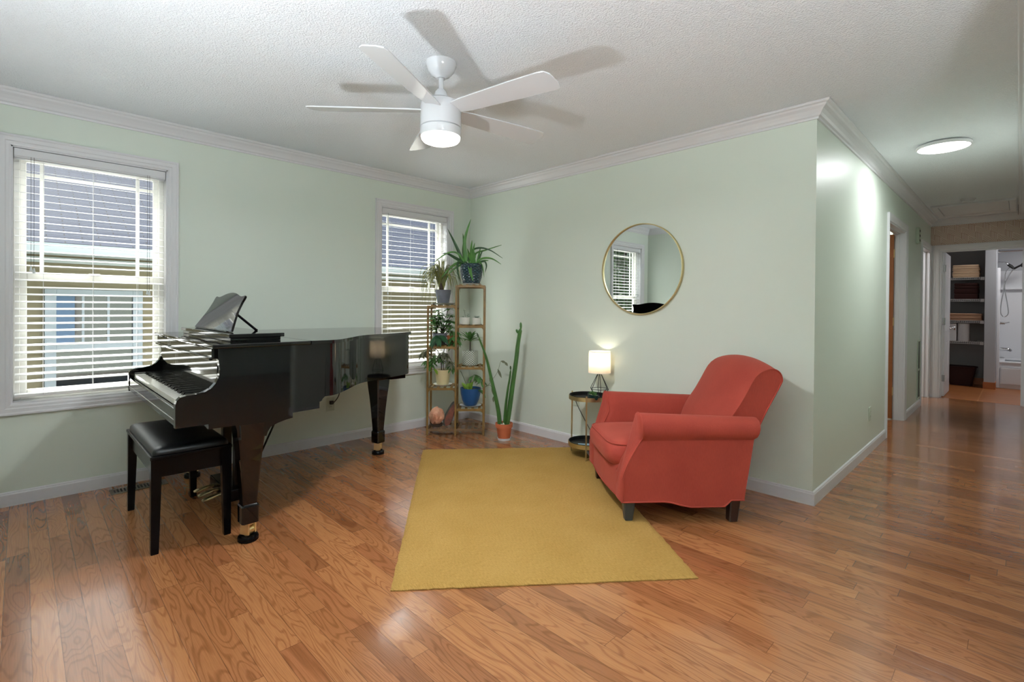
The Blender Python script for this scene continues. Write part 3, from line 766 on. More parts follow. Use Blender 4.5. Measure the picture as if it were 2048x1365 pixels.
# ================================================================== BENCH
r = thing('piano_bench', 'black piano bench with padded leather seat tucked under the keyboard', 'bench', (.912, -2.836, 0), 0)
hx, hy = .378, .176
bm = bmesh.new(); box(bm, -hx, hx, -hy, hy, .452, .470, .005, 3); link_obj('seat_frame', bm, 'satin_black', r)
rows = []
for (s, z) in ((1.0, .4705), (1.0, .480), (.985, .490), (.955, .497), (.88, .503), (.6, .508), (.2, .510)):
    hxx, hyy = (hx-.012)-(1-s)*(.17), (hy-.012)-(1-s)*.17
    hyy = max(hyy, .012); rr = min(.022, hyy*.9)
    ring = []
    for cx_, cy_, a0 in ((hxx-rr, hyy-rr, 0), (-hxx+rr, hyy-rr, PI/2), (-hxx+rr, -hyy+rr, PI), (hxx-rr, -hyy+rr, 1.5*PI)):
        for k in range(6): ring.append((cx_+rr*math.cos(a0+k*PI/10), cy_+rr*math.sin(a0+k*PI/10), z))
    rows.append(ring)
bm = bmesh.new(); R = grid(bm, rows, closeV=True); bm.faces.new(R[0]); bm.faces.new(R[-1]); link_obj('seat_cushion', bm, 'black_leather', r, 60)
bm = bmesh.new()
for y0 in (-hy+.020, hy-.036): box(bm, -hx+.03, hx-.03, y0, y0+.016, .362, .4518)
for x0 in (-hx+.022, hx-.038): box(bm, x0, x0+.016, -hy+.03, hy-.03, .362, .4518)
link_obj('apron', bm, 'satin_black', r)
for sx_ in (-1, 1):
    for sy_ in (-1, 1):
        bm = bmesh.new(); rows = []
        for z, w in ((.0, .016), (.30, .0205), (.4515, .0225)):
            ox, oy = sx_*(hx-.004), sy_*(hy-.004)
            x0, x1 = sorted((ox, ox-sx_*2*w)); y0, y1 = sorted((oy, oy-sy_*2*w))
            rows.append([(x0, y0, z), (x1, y0, z), (x1, y1, z), (x0, y1, z)])
        R = grid(bm, rows, closeV=True); bm.faces.new(R[0]); bm.faces.new(R[-1]); bmesh.ops.bevel(bm, geom=bm.edges[:], offset=.002, segments=2, affect='EDGES')
        link_obj('leg', bm, 'satin_black', r)
# ================================================================== RUG
def frame2(O, ex):   # local frame: X along ex
    ex = V((ex[0], ex[1], 0)).normalized(); ey = V((-ex.y, ex.x, 0))
    return Matrix(((ex.x, ey.x, 0, O[0]), (ex.y, ey.y, 0, O[1]), (0, 0, 1, O[2] if len(O) > 2 else 0), (0, 0, 0, 1)))
NL, NR, FL = V((2.326, -2.343)), V((3.178, -1.312)), V((.707, -1.072))
FR = FL+(NR-NL)
bm = bmesh.new(); nu, nv = 90, 60; rnd = random.Random(3)
def rp(u, v):
    p = NL.lerp(NR, v)*(1-u)+FL.lerp(FR, v)*u; return p
rows = []
for i in range(nu+1):
    row = []
    for j in range(nv+1):
        u, v = i/nu, j/nv; p = rp(u, v); e = min(u, 1-u)*2.05; f = min(v, 1-v)*1.34
        d = min(e, f); z = .006+.010*min(1, d/.02)**.5+rnd.uniform(-.0012, .0012)
        if d < 1e-6: p = p+V((rnd.uniform(-.002, .002), rnd.uniform(-.002, .002)))
        row.append((p.x, p.y, z))
    rows.append(row)
R = grid(bm, rows)
edge = [R[i][0] for i in range(nu+1)]+[R[nu][j] for j in range(1, nv+1)]+[R[i][nv] for i in range(nu-1, -1, -1)]+[R[0][j] for j in range(nv-1, 0, -1)]
low = [bm.verts.new((v_.co.x, v_.co.y, .001)) for v_ in edge]
for k in range(len(edge)): bm.faces.new((edge[k], edge[(k+1) % len(edge)], low[(k+1) % len(edge)], low[k]))
bm.faces.new(low)
o = link_obj('area_rug', bm, 'rug_wool', None, 60)
tag(o, 'mustard yellow wool rug lying in front of the armchair', 'rug')

# ================================================================== ARMCHAIR
CO = V((2.62, -1.05)); bkw = V((math.cos(math.radians(49.6)), math.sin(math.radians(49.6)))); crs = V((-bkw.y, bkw.x))
# local X across from the near side to the far side, Y backwards
ctr = CO+crs*.40+bkw*.40
KS = .986; EYE = V((4.161, -3.447)); ctr = EYE+(ctr-EYE)*KS
chair = thing('armchair', 'rust red upholstered armchair with rolled arms on the yellow rug edge', 'armchair', (ctr.x, ctr.y, 0), math.atan2(crs.y, crs.x))
chair.scale = (KS, KS, KS); chair.location.z = 1.1955*(1-KS)
# rotating about Z turns local +Y to left of crs = -bkw, so depth is stored negative
def CL(x, y, z): return (x-.40, -(min(y, (1.083-.648*x)/.761)-.40), z)
WD = .80
def yfront(z):
    if z < .25: return 0.0
    if z < .46:
        u = (z-.25)/.21; return .108*(u**1.0)*(1.0)+.012*math.sin(PI*u)*-1
    if z < .52: return .108-.010*(z-.46)/.06
    return .098
def yback(z): return .702+max(0, z-.12)*.165
def arm(side):
    # cross-section: (x outward from side plane, z) going from the outer bottom, over the roll, to the inner bottom
    sec = [(.0, .110), (.0, .18), (.0, .25), (.0, .31), (.0, .37), (.002, .42), (.004, .452), (-.006, .462), (-.026, .478), (-.037, .505), (-.038, .535), (-.028, .566), (-.006, .590), (.026, .603), (.056, .600), (.078, .588), (.095, .567), (.105, .535), (.113, .48), (.120, .40), (.121, .32), (.121, .25), (.121, .18), (.121, .11)]
    n = 18; rows = []
    for i in range(n+1):
        t_ = i/n; row = []
        for x, z in sec:
            zz = z
            if z > .45: zz = .45+(z-.45)*(1-.20*t_)
            if z > .56: pass
            yb, yf = yback(z), yfront(z)
            y = yf+(yb-yf)*t_
            if z < .12:
                dip = 0
                if side == 0 and x < .01:
                    dip = -.034*min(1, max(0, (t_-.36)/.18)) if t_ < .84 else 0
                zz = z+dip
            X = x if side == 0 else WD-x
            row.append(CL(X, y, zz))
        rows.append(row)
    front = []
    for ins, fw_ in ((.030, -.014), (.014, -.010), (.004, -.004)):
        row = []
        for (x, z) in sec:
            xc = .060; X = x+(xc-x)*min(1, ins/.06); zz = z if z < .45 else z-(z-.45)*ins*1.2
            X = X if side == 0 else WD-X; row.append(CL(X, yfront(z)+fw_, zz))
        front.append(row)
    rows = front+rows
    bm = bmesh.new(); R = grid(bm, rows)
    def cap(ring, bulge):
        # fan of quads to the middle line for a soft end panel
        m_ = len(ring)//2
        for k in range(m_):
            a_, b_ = ring[k], ring[k+1]; c_, d_ = ring[len(ring)-2-k], ring[len(ring)-1-k]
            if b_ is c_: bm.faces.new((a_, b_, d_)) if a_ is not d_ else None
            elif k+1 <= len(ring)-2-k: bm.faces.new((a_, b_, c_, d_)) if b_ is not c_ else None
    ring = R[0]; N = len(ring)
    bm.faces.new(ring[::-1]); bm.faces.new(R[-1])
    for j in (0,):
        pass
    o = link_obj('arm', bm, 'rust_fabric', chair, 48)
    # piping round the front panel
    pts = [V(CL((x if side == 0 else WD-x), yfront(z)-.003, z)) for x, z in sec[:20]]
    link_obj('arm_piping', tube(bmesh.new(), smoothpts(pts, 3), .0042, 6), 'rust_piping', o, 60)
    return o
arm(0); arm(1)
# lower body: front apron, sides below the cushion and the back skirt
bm = bmesh.new(); n = 16; rows = []
for z in (.108, .16, .22, .262, .278, .284):
    row = []
    for i in range(n+1):
        u = i/n; x = .118+u*(WD-.236); bow = -.016*math.sin(PI*u)-.006
        if z > .27: bow += .012*(z-.262)/.02
        row.append(CL(x, bow, z-(.0 if z > .12 else -.004*math.sin(PI*u))))
    rows.append(row)
back = [[CL(.118+i/n*(WD-.236), .69, z) for i in range(n+1)] for z in (.284, .11)]
R = grid(bm, rows+back, closeU=True)
for s_ in (0, n): bm.faces.new([R[k][s_] for k in range(len(R))])
link_obj('seat_base', bm, 'rust_fabric', chair, 50)
link_obj('skirt_piping', tube(bmesh.new(), [CL(.0+u/20*WD, -.006-.016*math.sin(PI*max(0, min(1, (u/20*WD-.118)/(WD-.236)))), .109) for u in range(21)], .0045, 6), 'rust_piping', chair, 60)
bm = bmesh.new()
pth = []
for i in range(19):
    t_ = i/18; dip = -.034*min(1, max(0, (t_-.36)/.18)) if t_ < .84 else 0
    pth.append(CL(-.002, .702*t_, .110+dip))
link_obj('skirt_piping', tube(bm, pth, .0045, 6), 'rust_piping', chair, 60)
# seat cushion: domed box with soft front
def rounded(name, x0, x1, y0, y1, z0, z1, dome, mat, bulge=.02, e=.35, n=18, m_=18):
    bm = bmesh.new(); rows = []
    cx_, cy_ = (x0+x1)/2, (y0+y1)/2
    def ring(sx, z, out):
        pts = []
        for k in range(64):
            a = 2*PI*k/64; c_, s_ = math.cos(a), math.sin(a)
            px = math.copysign(abs(c_)**e, c_); py = math.copysign(abs(s_)**e, s_)
            pts.append(CL(cx_+px*((x1-x0)/2*sx+out), cy_+py*((y1-y0)/2*sx+out), z))
        return pts
    hm = (z0+z1)/2
    for k in range(9):
        a = -PI/2+PI*k/8; rows.append(ring(1, hm+(z1-z0)/2*math.sin(a), -.03+.03*math.cos(a)+bulge*math.cos(a)*.4))
    for s in (.9, .75, .55, .3, .08): rows.append([(p[0], p[1], z1+dome*(1-s*s)) for p in ring(s, 0, -.03*s)])
    R = grid(bm, rows, closeV=True); bm.faces.new(R[0]); bm.faces.new(R[-1])
    return link_obj(name, bm, mat, chair, 80), ring, hm
cu, ring, hm = rounded('seat_cushion', .115, WD-.115, -.045, .60, .268, .408, .030, 'rust_fabric', .03, .30)
link_obj('cushion_piping', tube(bmesh.new(), [V(p) for p in ring(1, .398, -.004)]+[V(ring(1, .398, -.004)[0])], .0042, 6), 'rust_piping', cu, 60)
# back: profile at the sides and at the middle (y, z), blended across
side_p = [(.560, .30), (.590, .42), (.636, .54), (.70, .636), (.742, .705), (.784, .782), (.809, .812), (.838, .832), (.880, .846), (.918, .842), (.945, .822), (.957, .79), (.950, .762), (.910, .687), (.862, .60), (.816, .504), (.772, .40), (.735, .28), (.708, .17), (.702, .118)]
mid_p = [(.53, .30), (.548, .42), (.592, .54), (.655, .645), (.702, .73), (.752, .815), (.786, .858), (.823, .884), (.870, .897), (.915, .893), (.948, .872), (.962, .838), (.955, .805), (.915, .71), (.866, .61), (.818, .504), (.772, .40), (.735, .28), (.708, .17), (.702, .118)]
rows = []; nx = 22
sp = smoothpts(side_p, 3); mp = smoothpts(mid_p, 3)
for i in range(nx+1):
    u = i/nx; w = max(0.0, math.sin(PI*u))**.85-.5*max(0.0, (u-.84)/.16)**2
    x = .062+u*(WD-.168)
    rows.append([CL(x, a_.x+(b_.x-a_.x)*w, a_.y+(b_.y-a_.y)*w) for a_, b_ in zip(sp, mp)])
bm = bmesh.new(); R = grid(bm, rows, closeV=True); bm.faces.new(R[0]); bm.faces.new(R[-1])
bk_ = link_obj('backrest', bm, 'rust_fabric', chair, 50)
for xx in (.060,):
    link_obj('back_piping', tube(bmesh.new(), [CL(xx, p.x, p.y) for p in sp[3:48]], .0042, 6), 'rust_piping', bk_, 60)
# lower rear outer panel joins the arms to the back
bm = bmesh.new(); rows = []
for z in (.114, .2, .3, .4, .5, .545):
    rows.append([CL(x, yback(z)+.002, z) for x in (.006, .2, .4, .6, WD-.006)])
rows2 = [[CL(x, yback(z)-.06, z) for x in (.006, .2, .4, .6, WD-.006)] for z in (.545, .114)]
R = grid(bm, rows+rows2, closeU=True)
for s_ in (0, 4): bm.faces.new([R[k][s_] for k in range(len(R))])
link_obj('rear_panel', bm, 'rust_fabric', chair, 40)
def chair_leg(x, y, top, wt, wb, mat, lean=0, label=None, z0=.0005):
    bm = bmesh.new(); rows = []
    for z, w in ((z0, wb), (top*.5, (wt+wb)/2), (top, wt)):
        dy = lean*(1-z/top); c = w*.22
        rows.append([CL(x+a_, y+b_+dy, z) for a_, b_ in ((-w, -w+c), (-w+c, -w), (w-c, -w), (w, -w+c), (w, w-c), (w-c, w), (-w+c, w), (-w, w-c))])
    R = grid(bm, rows, closeV=True); bm.faces.new(R[0]); bm.faces.new(R[-1])
    o = link_obj('leg', bm, mat, chair)
    if label: o['label'] = label
    return o
chair_leg(.036, .040, .112, .034, .021, 'chair_leg_slate', 0, 'slate grey front leg')
chair_leg(WD-.075, .045, .112, .030, .021, 'chair_leg_dark', 0)
chair_leg(.033, .655, .118, .031, .025, 'chair_leg_dark', -.008, None, -.0163)
chair_leg(WD-.060, .640, .118, .030, .024, 'chair_leg_dark', -.008, None, -.0163)

# ================================================================== SIDE TABLE + LAMP + PLANTER
tc = V((1.747, -.209)); R_ = .163
r = thing('side_table', 'round brass side table with two black trays against the mirror wall', 'side table', (tc.x, tc.y, 0))
a1 = math.atan2(-.214-tc.y, 1.582-tc.x)
for k in range(3):
    a = a1+k*2*PI/3+(.0 if k else 0); ca, sa = math.cos(a), math.sin(a)
    bm = bmesh.new(); tube(bm, [(R_*ca*1.03, R_*sa*1.03, .0005), (R_*ca*1.0, R_*sa*1.0, .12), (R_*ca*.985, R_*sa*.985, .512)], .008, 4)
    link_obj('leg', bm, 'gold_brushed', r)
for zz, rr, nm in ((.468, R_-.012, 'upper_tray'), (.100, R_-.009, 'lower_tray')):
    tr_ = link_obj(nm, lathe(bmesh.new(), [(0, zz), (rr-.004, zz), (rr, zz+.004), (rr, zz+.034), (rr-.003, zz+.034), (rr-.004, zz+.008), (0, zz+.006)], 48), 'tray_black', r, 40)
    link_obj('brass_rim', lathe(bmesh.new(), [(rr+.0004, zz-.001), (rr+.004, zz-.001), (rr+.004, zz+.030), (rr+.0004, zz+.030)], 48), 'gold_brushed', tr_, 40)
o = link_obj('magazine', B(-.085, .085, -.055, .055, 0, .004, .001), 'magazine', None, None, Matrix.Translation((tc.x+.045, tc.y-.045, .1065)) @ Matrix.Rotation(.7, 4, 'Z'))
tag(o, 'pale blue paper lying on the lower tray of the side table', 'magazine')
TZ = .4742
lc = V((1.776, -.101))
r = thing('table_lamp', 'small lit table lamp with white drum shade and black wire base', 'lamp', (lc.x, lc.y, TZ))
zs, zt = .196, .368
shd = bmesh.new(); lathe(shd, [(.089, zs), (.086, zt)], 48)
link_obj('lamp_shade', shd, 'shade_cloth', r, 40)
bm = bmesh.new()
for zz, rr in ((zs, .089), (zt, .086)): tube(bm, [(rr*math.cos(a*PI/24), rr*math.sin(a*PI/24), zz) for a in range(49)], .0016, 6)
for a in (0, 2*PI/3, 4*PI/3): tube(bm, [(.012*math.cos(a), .012*math.sin(a), zs+.01), (.089*math.cos(a), .089*math.sin(a), zs)], .0012, 5)
link_obj('shade_ring', bm, 'white_trim', r)
bm = bmesh.new()
ap, wd, bt = .190, .065, .0035
for k in range(6):
    a = k*PI/3+.25; c_, s_ = math.cos(a), math.sin(a)
    tube(bm, [(.008*c_, .008*s_, ap), (.016*c_, .016*s_, ap-.006), (.074*c_, .074*s_, wd+.006), (.076*c_, .076*s_, wd), (.071*c_, .071*s_, wd-.008), (.040*c_, .040*s_, bt)], .0024, 6)
for rr, zz in ((.075, wd), (.040, bt)): tube(bm, [(rr*math.cos(a*PI/3+.25), rr*math.sin(a*PI/3+.25), zz) for a in range(7)], .0022, 6)
link_obj('wire_base', bm, 'cord_black', r)
bm = bmesh.new(); lathe(bm, [(0, .182), (.012, .182), (.014, .20), (.012, .235), (.0, .235)], 16); link_obj('socket', bm, 'cord_black', r, 40)
link_obj('bulb', lathe(bmesh.new(), [(0, .235), (.010, .236), (.012, .25), (.022, .262), (.023, .272), (.016, .286), (0, .291)], 20), 'bulb_glow', r, 60)
o = link_obj('lamp_cord', tube(bmesh.new(), smoothpts([(1.750, -.075, .480), (1.70, -.045, .478), (1.63, -.030, .462), (1.53, -.022, .455), (1.47, -.028, .43), (1.50, -.035, .36), (1.60, -.035, .22), (1.70, -.03, .08), (1.74, -.03, .005)], 8), .003, 6), 'cord_black', r, None, Matrix.Translation((-lc.x, -lc.y, -TZ)))
pc = (1.832, -.262)
r = thing('succulent_planter', 'low dark green planter of small succulents beside the lamp', 'planter', (pc[0], pc[1], TZ), math.radians(-25))
bm = bmesh.new(); rows = []
for s, z in ((.72, .0005), (.92, .022), (1, .046), (.95, .046), (.9, .036)):
    rows.append([(.070*s*math.cos(a*PI/16), .030*s*math.sin(a*PI/16), z) for a in range(32)])
R = grid(bm, rows, closeV=True); bm.faces.new(R[0]); link_obj('planter_bowl', bm, 'planter_green', r, 40)
bm = bmesh.new(); bm.faces.new([bm.verts.new((.063*math.cos(a*PI/16), .027*math.sin(a*PI/16), .038)) for a in range(32)]); link_obj('pebbles', bm, 'pebbles', r)
rnd = random.Random(5)
for cx_, n_, h in ((-.042, 9, .030), (-.015, 11, .036), (.012, 11, .042), (.040, 9, .032)):
    bm = bmesh.new()
    for k in range(n_):
        a = 2*PI*k/n_+rnd.random()*.4; el = rnd.uniform(.7, 1.4)
        d = V((math.cos(a)*math.cos(el), math.sin(a)*math.cos(el), math.sin(el)))
        blade(bm, droop((cx_, 0, .039), d, h*rnd.uniform(.7, 1.1), .003, 4), lance(4, .009, .1, .4), thick=.003)
    link_obj('succulent', bm, 'leaf_green', r)

# ================================================================== ROUND MIRROR
mc = V((2.088, 1.500)); mr = .354
r = thing('round_mirror', 'large round wall mirror in a thin brass frame', 'mirror', (mc.x, 0, mc.y))
RX = Matrix.Rotation(PI/2, 4, 'X')
link_obj('mirror_glass', lathe(bmesh.new(), [(0, .012), (mr-.006, .012), (mr-.006, .006), (0, .006)], 96), 'glass_mirror', r, None, RX)
link_obj('frame', lathe(bmesh.new(), [(mr-.008, .0005), (mr, .0005), (mr, .024), (mr-.002, .026), (mr-.007, .026), (mr-.008, .024), (mr-.008, .0005)], 96), 'gold_brushed', r, 40, RX)

# ================================================================== CEILING FAN
fc = (2.076, -1.918)
r = thing('ceiling_fan', 'white five-blade ceiling fan with a lit round light', 'ceiling fan', (fc[0], fc[1], 0))
link_obj('canopy', lathe(bmesh.new(), [(0, 2.4398), (.078, 2.4398), (.077, 2.425), (.066, 2.398), (.045, 2.374), (.026, 2.364), (.024, 2.360), (0, 2.360)], 40), 'fan_white', r, 40)
link_obj('downrod', lathe(bmesh.new(), [(0, 2.362), (.0125, 2.362), (.0125, 2.29), (.0, 2.29)], 20), 'fan_white', r, 40)
link_obj('rod_cover', lathe(bmesh.new(), [(0, 2.305), (.020, 2.303), (.030, 2.290), (.036, 2.268), (.04, 2.240), (0, 2.240)], 32), 'fan_white', r, 40)
link_obj('motor_housing', lathe(bmesh.new(), [(0, 2.244), (.085, 2.242), (.100, 2.232), (.104, 2.210), (.1045, 2.110), (.103, 2.109), (.097, 2.108), (.097, 2.1048), (0, 2.1048)], 56), 'fan_white', r, 40)
link_obj('light_ring', lathe(bmesh.new(), [(0, 2.1045), (.102, 2.1045), (.104, 2.103), (.104, 2.066), (.101, 2.062), (0, 2.062)], 56), 'fan_white', r, 40)
link_obj('light_bowl', lathe(bmesh.new(), [(.0995, 2.0615), (.098, 2.050), (.090, 2.040), (.070, 2.032), (.035, 2.027), (0, 2.0255)], 48), 'bowl_glow', r, 60)
for k in range(5):
    a = math.radians(-60.5+72*k)
    poly = [(.085, -.042), (.16, -.052), (.45, -.066), (.615, -.070), (.640, -.066), (.660, -.040), (.668, .028), (.660, .060), (.640, .068), (.45, .062), (.16, .050), (.085, .040)]
    bm = prism(bmesh.new(), poly, lambda x, y: (x, y, 0), lambda x, y: (x, y, .006))
    bmesh.ops.bevel(bm, geom=[e for e in bm.edges if abs(e.verts[0].co.z-e.verts[1].co.z) < .001], offset=.0015, segments=1, affect='EDGES')
    Mb = Matrix.Translation((0, 0, 2.192)) @ Matrix.Rotation(a, 4, 'Z') @ Matrix.Rotation(math.radians(-13), 4, 'X')
    link_obj('blade', bm, 'fan_white', r, None, Mb)
# ================================================================== PLANT SHELF
SA = V((.324, -.776)); sex = V((.678, .735)).normalized(); sey = V((-sex.y, sex.x)); SW, SD = .537, .265
SROT = math.atan2(sex.y, sex.x)
def SP(s, d, z=0): p = SA+sex*s+sey*d; return V((p.x, p.y, z))
r = thing('plant_shelf', 'brown bamboo plant shelf with two stepped columns in the room corner', 'plant shelf', (SA.x, SA.y, 0), SROT)
pw = .009
def post(s, d, h):
    link_obj('post', B(s-pw, s+pw, d-pw, d+pw, .0005, h, .002, 1), 'bamboo', r)
for d in (pw, SD-pw):
    post(pw, d, 1.205); post(SW/2, d, 1.395); post(SW-pw, d, 1.395)
def tier(s0, s1, z, rails=True):
    bm = bmesh.new()
    for d in (.0, SD-.014):
        box(bm, s0+pw*2, s1-pw*2, d+.002, d+.014, z-.011, z+.011, .002, 1)
        for sx_, q in ((s0+2*pw, 1), (s1-2*pw, -1)):      # small curved corner brackets under the rail
            arc = [(sx_, z-.010), (sx_, z-.034)]+[(sx_+q*(.024-.024*math.cos(a)), z-.034+.024*math.sin(a)) for a in (.3, .7, 1.1, 1.5)]
            prismY(bm, arc, d+.003, d+.013)
    w = s1-s0-4*pw
    for k in range(4):
        c = s0+2*pw+w*(k+.5)/4; box(bm, c-.012, c+.012, .004, SD-.004, z+.0112, z+.0182, .001, 1)
    for s in (s0+.003, s1-.015): box(bm, s, s+.012, 2*pw, SD-2*pw, z-.011, z+.011, .002, 1)
    link_obj('shelf_tier', bm, 'bamboo' if z > .1 else 'bamboo_dark', r)
ML = SW/2
for z in (.05, .431, .815, 1.195): tier(0, ML+pw, z)
for z in (.05, .237, .624, 1.011, 1.386): tier(ML-pw, SW, z)
TOP = .0184
def pot(name, label, s, d, z, prof, mat, soilz, soilr, saucer=None, sm=40, cat='potted plant', group=None):
    p = SP(s, d, z); o = thing(name, label, cat, p, SROT, group)
    link_obj('pot', lathe(bmesh.new(), prof, 40), mat, o, sm)
    if saucer:
        sr, sm_, sh = saucer; link_obj('saucer', lathe(bmesh.new(), [(0, .0005), (sr*.8, .0005), (sr, sh), (sr*.97, sh), (sr*.78, .003), (0, .003)], 36), sm_, o, 40)
    link_obj('soil', lathe(bmesh.new(), [(soilr, soilz), (soilr*.5, soilz+.004), (0, soilz+.005)], 24), 'soil', o, 60)
    return o
def potprof(rb, rt, z0, h, th=.005, lip=0):
    return [(0, z0), (rb*.95, z0), (rb, z0+.004), (rt, z0+h-lip)]+([(rt+.006, z0+h-lip), (rt+.007, z0+h)] if lip else [(rt, z0+h)])+[(rt-th, z0+h), (rt-th, z0+h-.02), (rb-th, z0+.02), (0, z0+.018)]
K = .00478
# ---- aloe (leaves given as offsets along the shelf, height and depth)
zb = 1.386+TOP
al = pot('potted_aloe', 'spiky green aloe in a dark teal scaled pot on top of the tall shelf column', .402, .115, zb,
         [(0, .012), (.070, .012), (.080, .016), (.098, .07), (.107, .13), (.106, .165), (.100, .192), (.094, .198), (.089, .196), (.092, .18), (0, .17)], 'pot_scales', .182, .09, (.092, 'saucer_clear', .012))
def px(x, y, d=0, x0=944.5, y0=569, zref=1.412, zo=zb): return V(((x-x0)*K, d, zref+(y0-y)*K-zo))
L_ = [([(927, 526), (915, 497), (896, 459)], .034, .02), ([(930, 526), (929, 490), (926, 467)], .026, .05), ([(934, 526), (931, 484), (943, 441)], .036, -.03), ([(931, 526), (927, 500), (931, 464)], .02, .06),
      ([(946, 530), (944, 506), (946, 484)], .030, -.07), ([(951, 530), (948, 507), (951, 488)], .026, -.04), ([(956, 530), (962, 512), (967, 502)], .022, .0), ([(955, 530), (959, 510), (962, 494)], .02, .04),
      ([(947, 526), (953, 508), (973, 500), (1004, 489)], .022, .06), ([(936, 524), (946, 503), (962, 497), (982, 502), (1006, 517)], .022, .0), ([(953, 528), (966, 519), (984, 519), (1003, 530)], .026, -.06),
      ([(930, 526), (918, 510), (904, 507), (889, 514), (868, 531)], .022, -.05), ([(932, 529), (912, 518), (898, 510), (887, 508)], .036, .03), ([(930, 528), (915, 530), (900, 542), (886, 559)], .034, -.06),
      ([(930, 529), (918, 535), (903, 547), (893, 566)], .022, -.03), ([(930, 527), (920, 527), (919, 545), (926, 570)], .026, -.115), ([(938, 528), (941, 532), (944, 548), (949, 564)], .040, -.125), ([(955, 527), (962, 527), (967, 538), (970, 556)], .018, -.05),
      ([(960, 527), (970, 524), (974, 533), (971, 546)], .02, .02), ([(940, 528), (938, 508), (935, 497)], .022, .05), ([(952, 529), (968, 522), (978, 520)], .024, .08), ([(936, 529), (924, 515), (910, 502)], .022, .09), ([(944, 529), (950, 515), (949, 503)], .028, .08), ([(948, 528), (940, 515), (938, 505)], .03, -.05)]
bm = bmesh.new(); bm2 = bmesh.new()
for k, (ps, w, dep) in enumerate(L_):
    n_ = len(ps); pts = [px(x, y, dep*(i/(n_-1))**.8 if dep > -.1 else dep*min(1, .25+i/(n_-1)*1.2)) for i, (x, y) in enumerate(ps)]
    sp_ = smoothpts(pts, 6); m_ = len(sp_)-1
    blade(bm if k % 3 else bm2, sp_, lance(m_, w, .06, .12), V((0, -.8, .6)), .35, .006)
link_obj('foliage', bm, 'aloe_green', al, 70); link_obj('foliage', bm2, 'aloe_dark', al, 70)
# ---- arching strap plant in a grey pot
zb = 1.195+TOP
pt_ = pot('potted_ponytail_palm', 'drooping thin-leaved plant in a grey pot on top of the short shelf column', .135, .125, zb+.0, potprof(.054, .077, .012, .128), 'pot_grey', .120, .07, (.118, 'saucer_clear', .016))
rnd = random.Random(11); bm = bmesh.new(); bm2 = bmesh.new()
for k in range(90):
    x0 = rnd.uniform(-.035, .005); a = rnd.uniform(0, 2*PI)
    tx = rnd.choice((-1, -1, 1))*rnd.uniform(.02, .19)-.015; ty = rnd.uniform(-.10, .08)
    topz = rnd.uniform(.26, .38); tipz = rnd.uniform(-.02, .22)
    if k < 7: tx = rnd.uniform(-.05, .05); tipz = rnd.uniform(.42, .50); topz = .40
    pts = [V((x0, 0, .12)), V((x0+tx*.12, ty*.15, .22)), V((x0+tx*.40, ty*.5, topz)), V((x0+tx*.85, ty, (topz+tipz)/2+.06 if k >= 7 else topz+.02)), V((x0+tx, ty*1.1, tipz))]
    sp_ = smoothpts(pts, 5); blade(bm if k % 2 else bm2, sp_, lance(len(sp_)-1, .0085, .2, .3), V((0, -.7, .7)), .3)
link_obj('foliage', bm, 'ponytail_green', pt_); link_obj('foliage', bm2, 'leaf_grey', pt_)
link_obj('trunk', tube(bmesh.new(), [(-.015, 0, .115), (-.02, 0, .20), (-.018, 0, .30)], [.022, .014, .010], 10), 'stem_brown', pt_, 60)
# ---- small white pots
for s, rr, h, nm in ((.345, .047, .066, 'left'), (.455, .041, .062, 'right')):
    zb = 1.011+TOP
    lab = 'small white pot with a sprawling sprig, left one on the tall column' if nm == 'left' else 'small white pot with a short grey sprig, right one on the tall column'
    o = pot('potted_succulent', lab, s, .10, zb, [(0, .0005), (rr-.002, .0005), (rr, .003), (rr, h), (rr-.005, h), (rr-.005, h-.012), (0, h-.012)], 'pot_white', h-.012, rr-.006, None, 40, 'potted plant', 'small white pots on the upper shelf')
    rnd = random.Random(7 if nm == 'left' else 9); bm = bmesh.new(); bs = bmesh.new()
    for k in range(4):
        d_ = V((rnd.uniform(-.8, .8), rnd.uniform(-.5, .5), 1)); ln = (.095 if nm == 'left' and k == 0 else rnd.uniform(.03, .055))
        if nm == 'left' and k == 0: d_ = V((-.15, 0, 1))
        st = droop((rnd.uniform(-.02, .02), 0, h-.012), d_, ln, .008, 6); tube(bs, st, .0014, 5)
        for i in range(2, 7):
            for q in (-1, 1):
                dd = V((q*.8, rnd.uniform(-.6, .6), rnd.uniform(-.1, .8))); blade(bm, droop(st[i], dd, .018, .003, 3), lance(3, .009, .1, .5))
    link_obj('stem', bs, 'stem_green', o); link_obj('foliage', bm, 'leaf_dark', o)
# ---- jade / schefflera pot with broad leaf, left column second tier
zb = .815+TOP
o = pot('potted_umbrella_plant', 'bushy green umbrella plant in a grey pot on the second tier of the short column', .105, .12, zb, potprof(.055, .070, .004, .105), 'pot_grey', .095, .063, (.08, 'pot_grey', .012))
rnd = random.Random(21); bm = bmesh.new(); bs = bmesh.new(); bd = bmesh.new()
def whorl(bmx, c, n_, ln, w, rnd, tilt=.2, dr=.02):
    a0 = rnd.uniform(0, 6)
    for k in range(n_):
        a = a0+2*PI*k/n_; d_ = V((math.cos(a), math.sin(a), tilt+rnd.uniform(-.25, .25)))
        blade(bmx, droop(c, d_, ln*rnd.uniform(.75, 1.15), dr, 5), lance(5, w, .06, .45), V((0, 0, 1)), .2)
for k in range(24):
    bx, tx = (-.03, rnd.uniform(-.09, .02)) if k < 9 else (.025, rnd.uniform(-.03, .13))
    tz = rnd.uniform(.16, .28) if k < 9 else rnd.uniform(.15, .34); ty = rnd.uniform(-.10, .07)
    st = smoothpts([(bx, 0, .09), (bx+(tx-bx)*.3, ty*.3, tz*.65), (tx, ty, tz)], 4); tube(bs, st, [.005]*4+[.003]*(len(st)-4), 6)
    whorl(bm, st[-1], 8, .068, .030, rnd); whorl(bm, st[-3], 6, .06, .026, rnd)
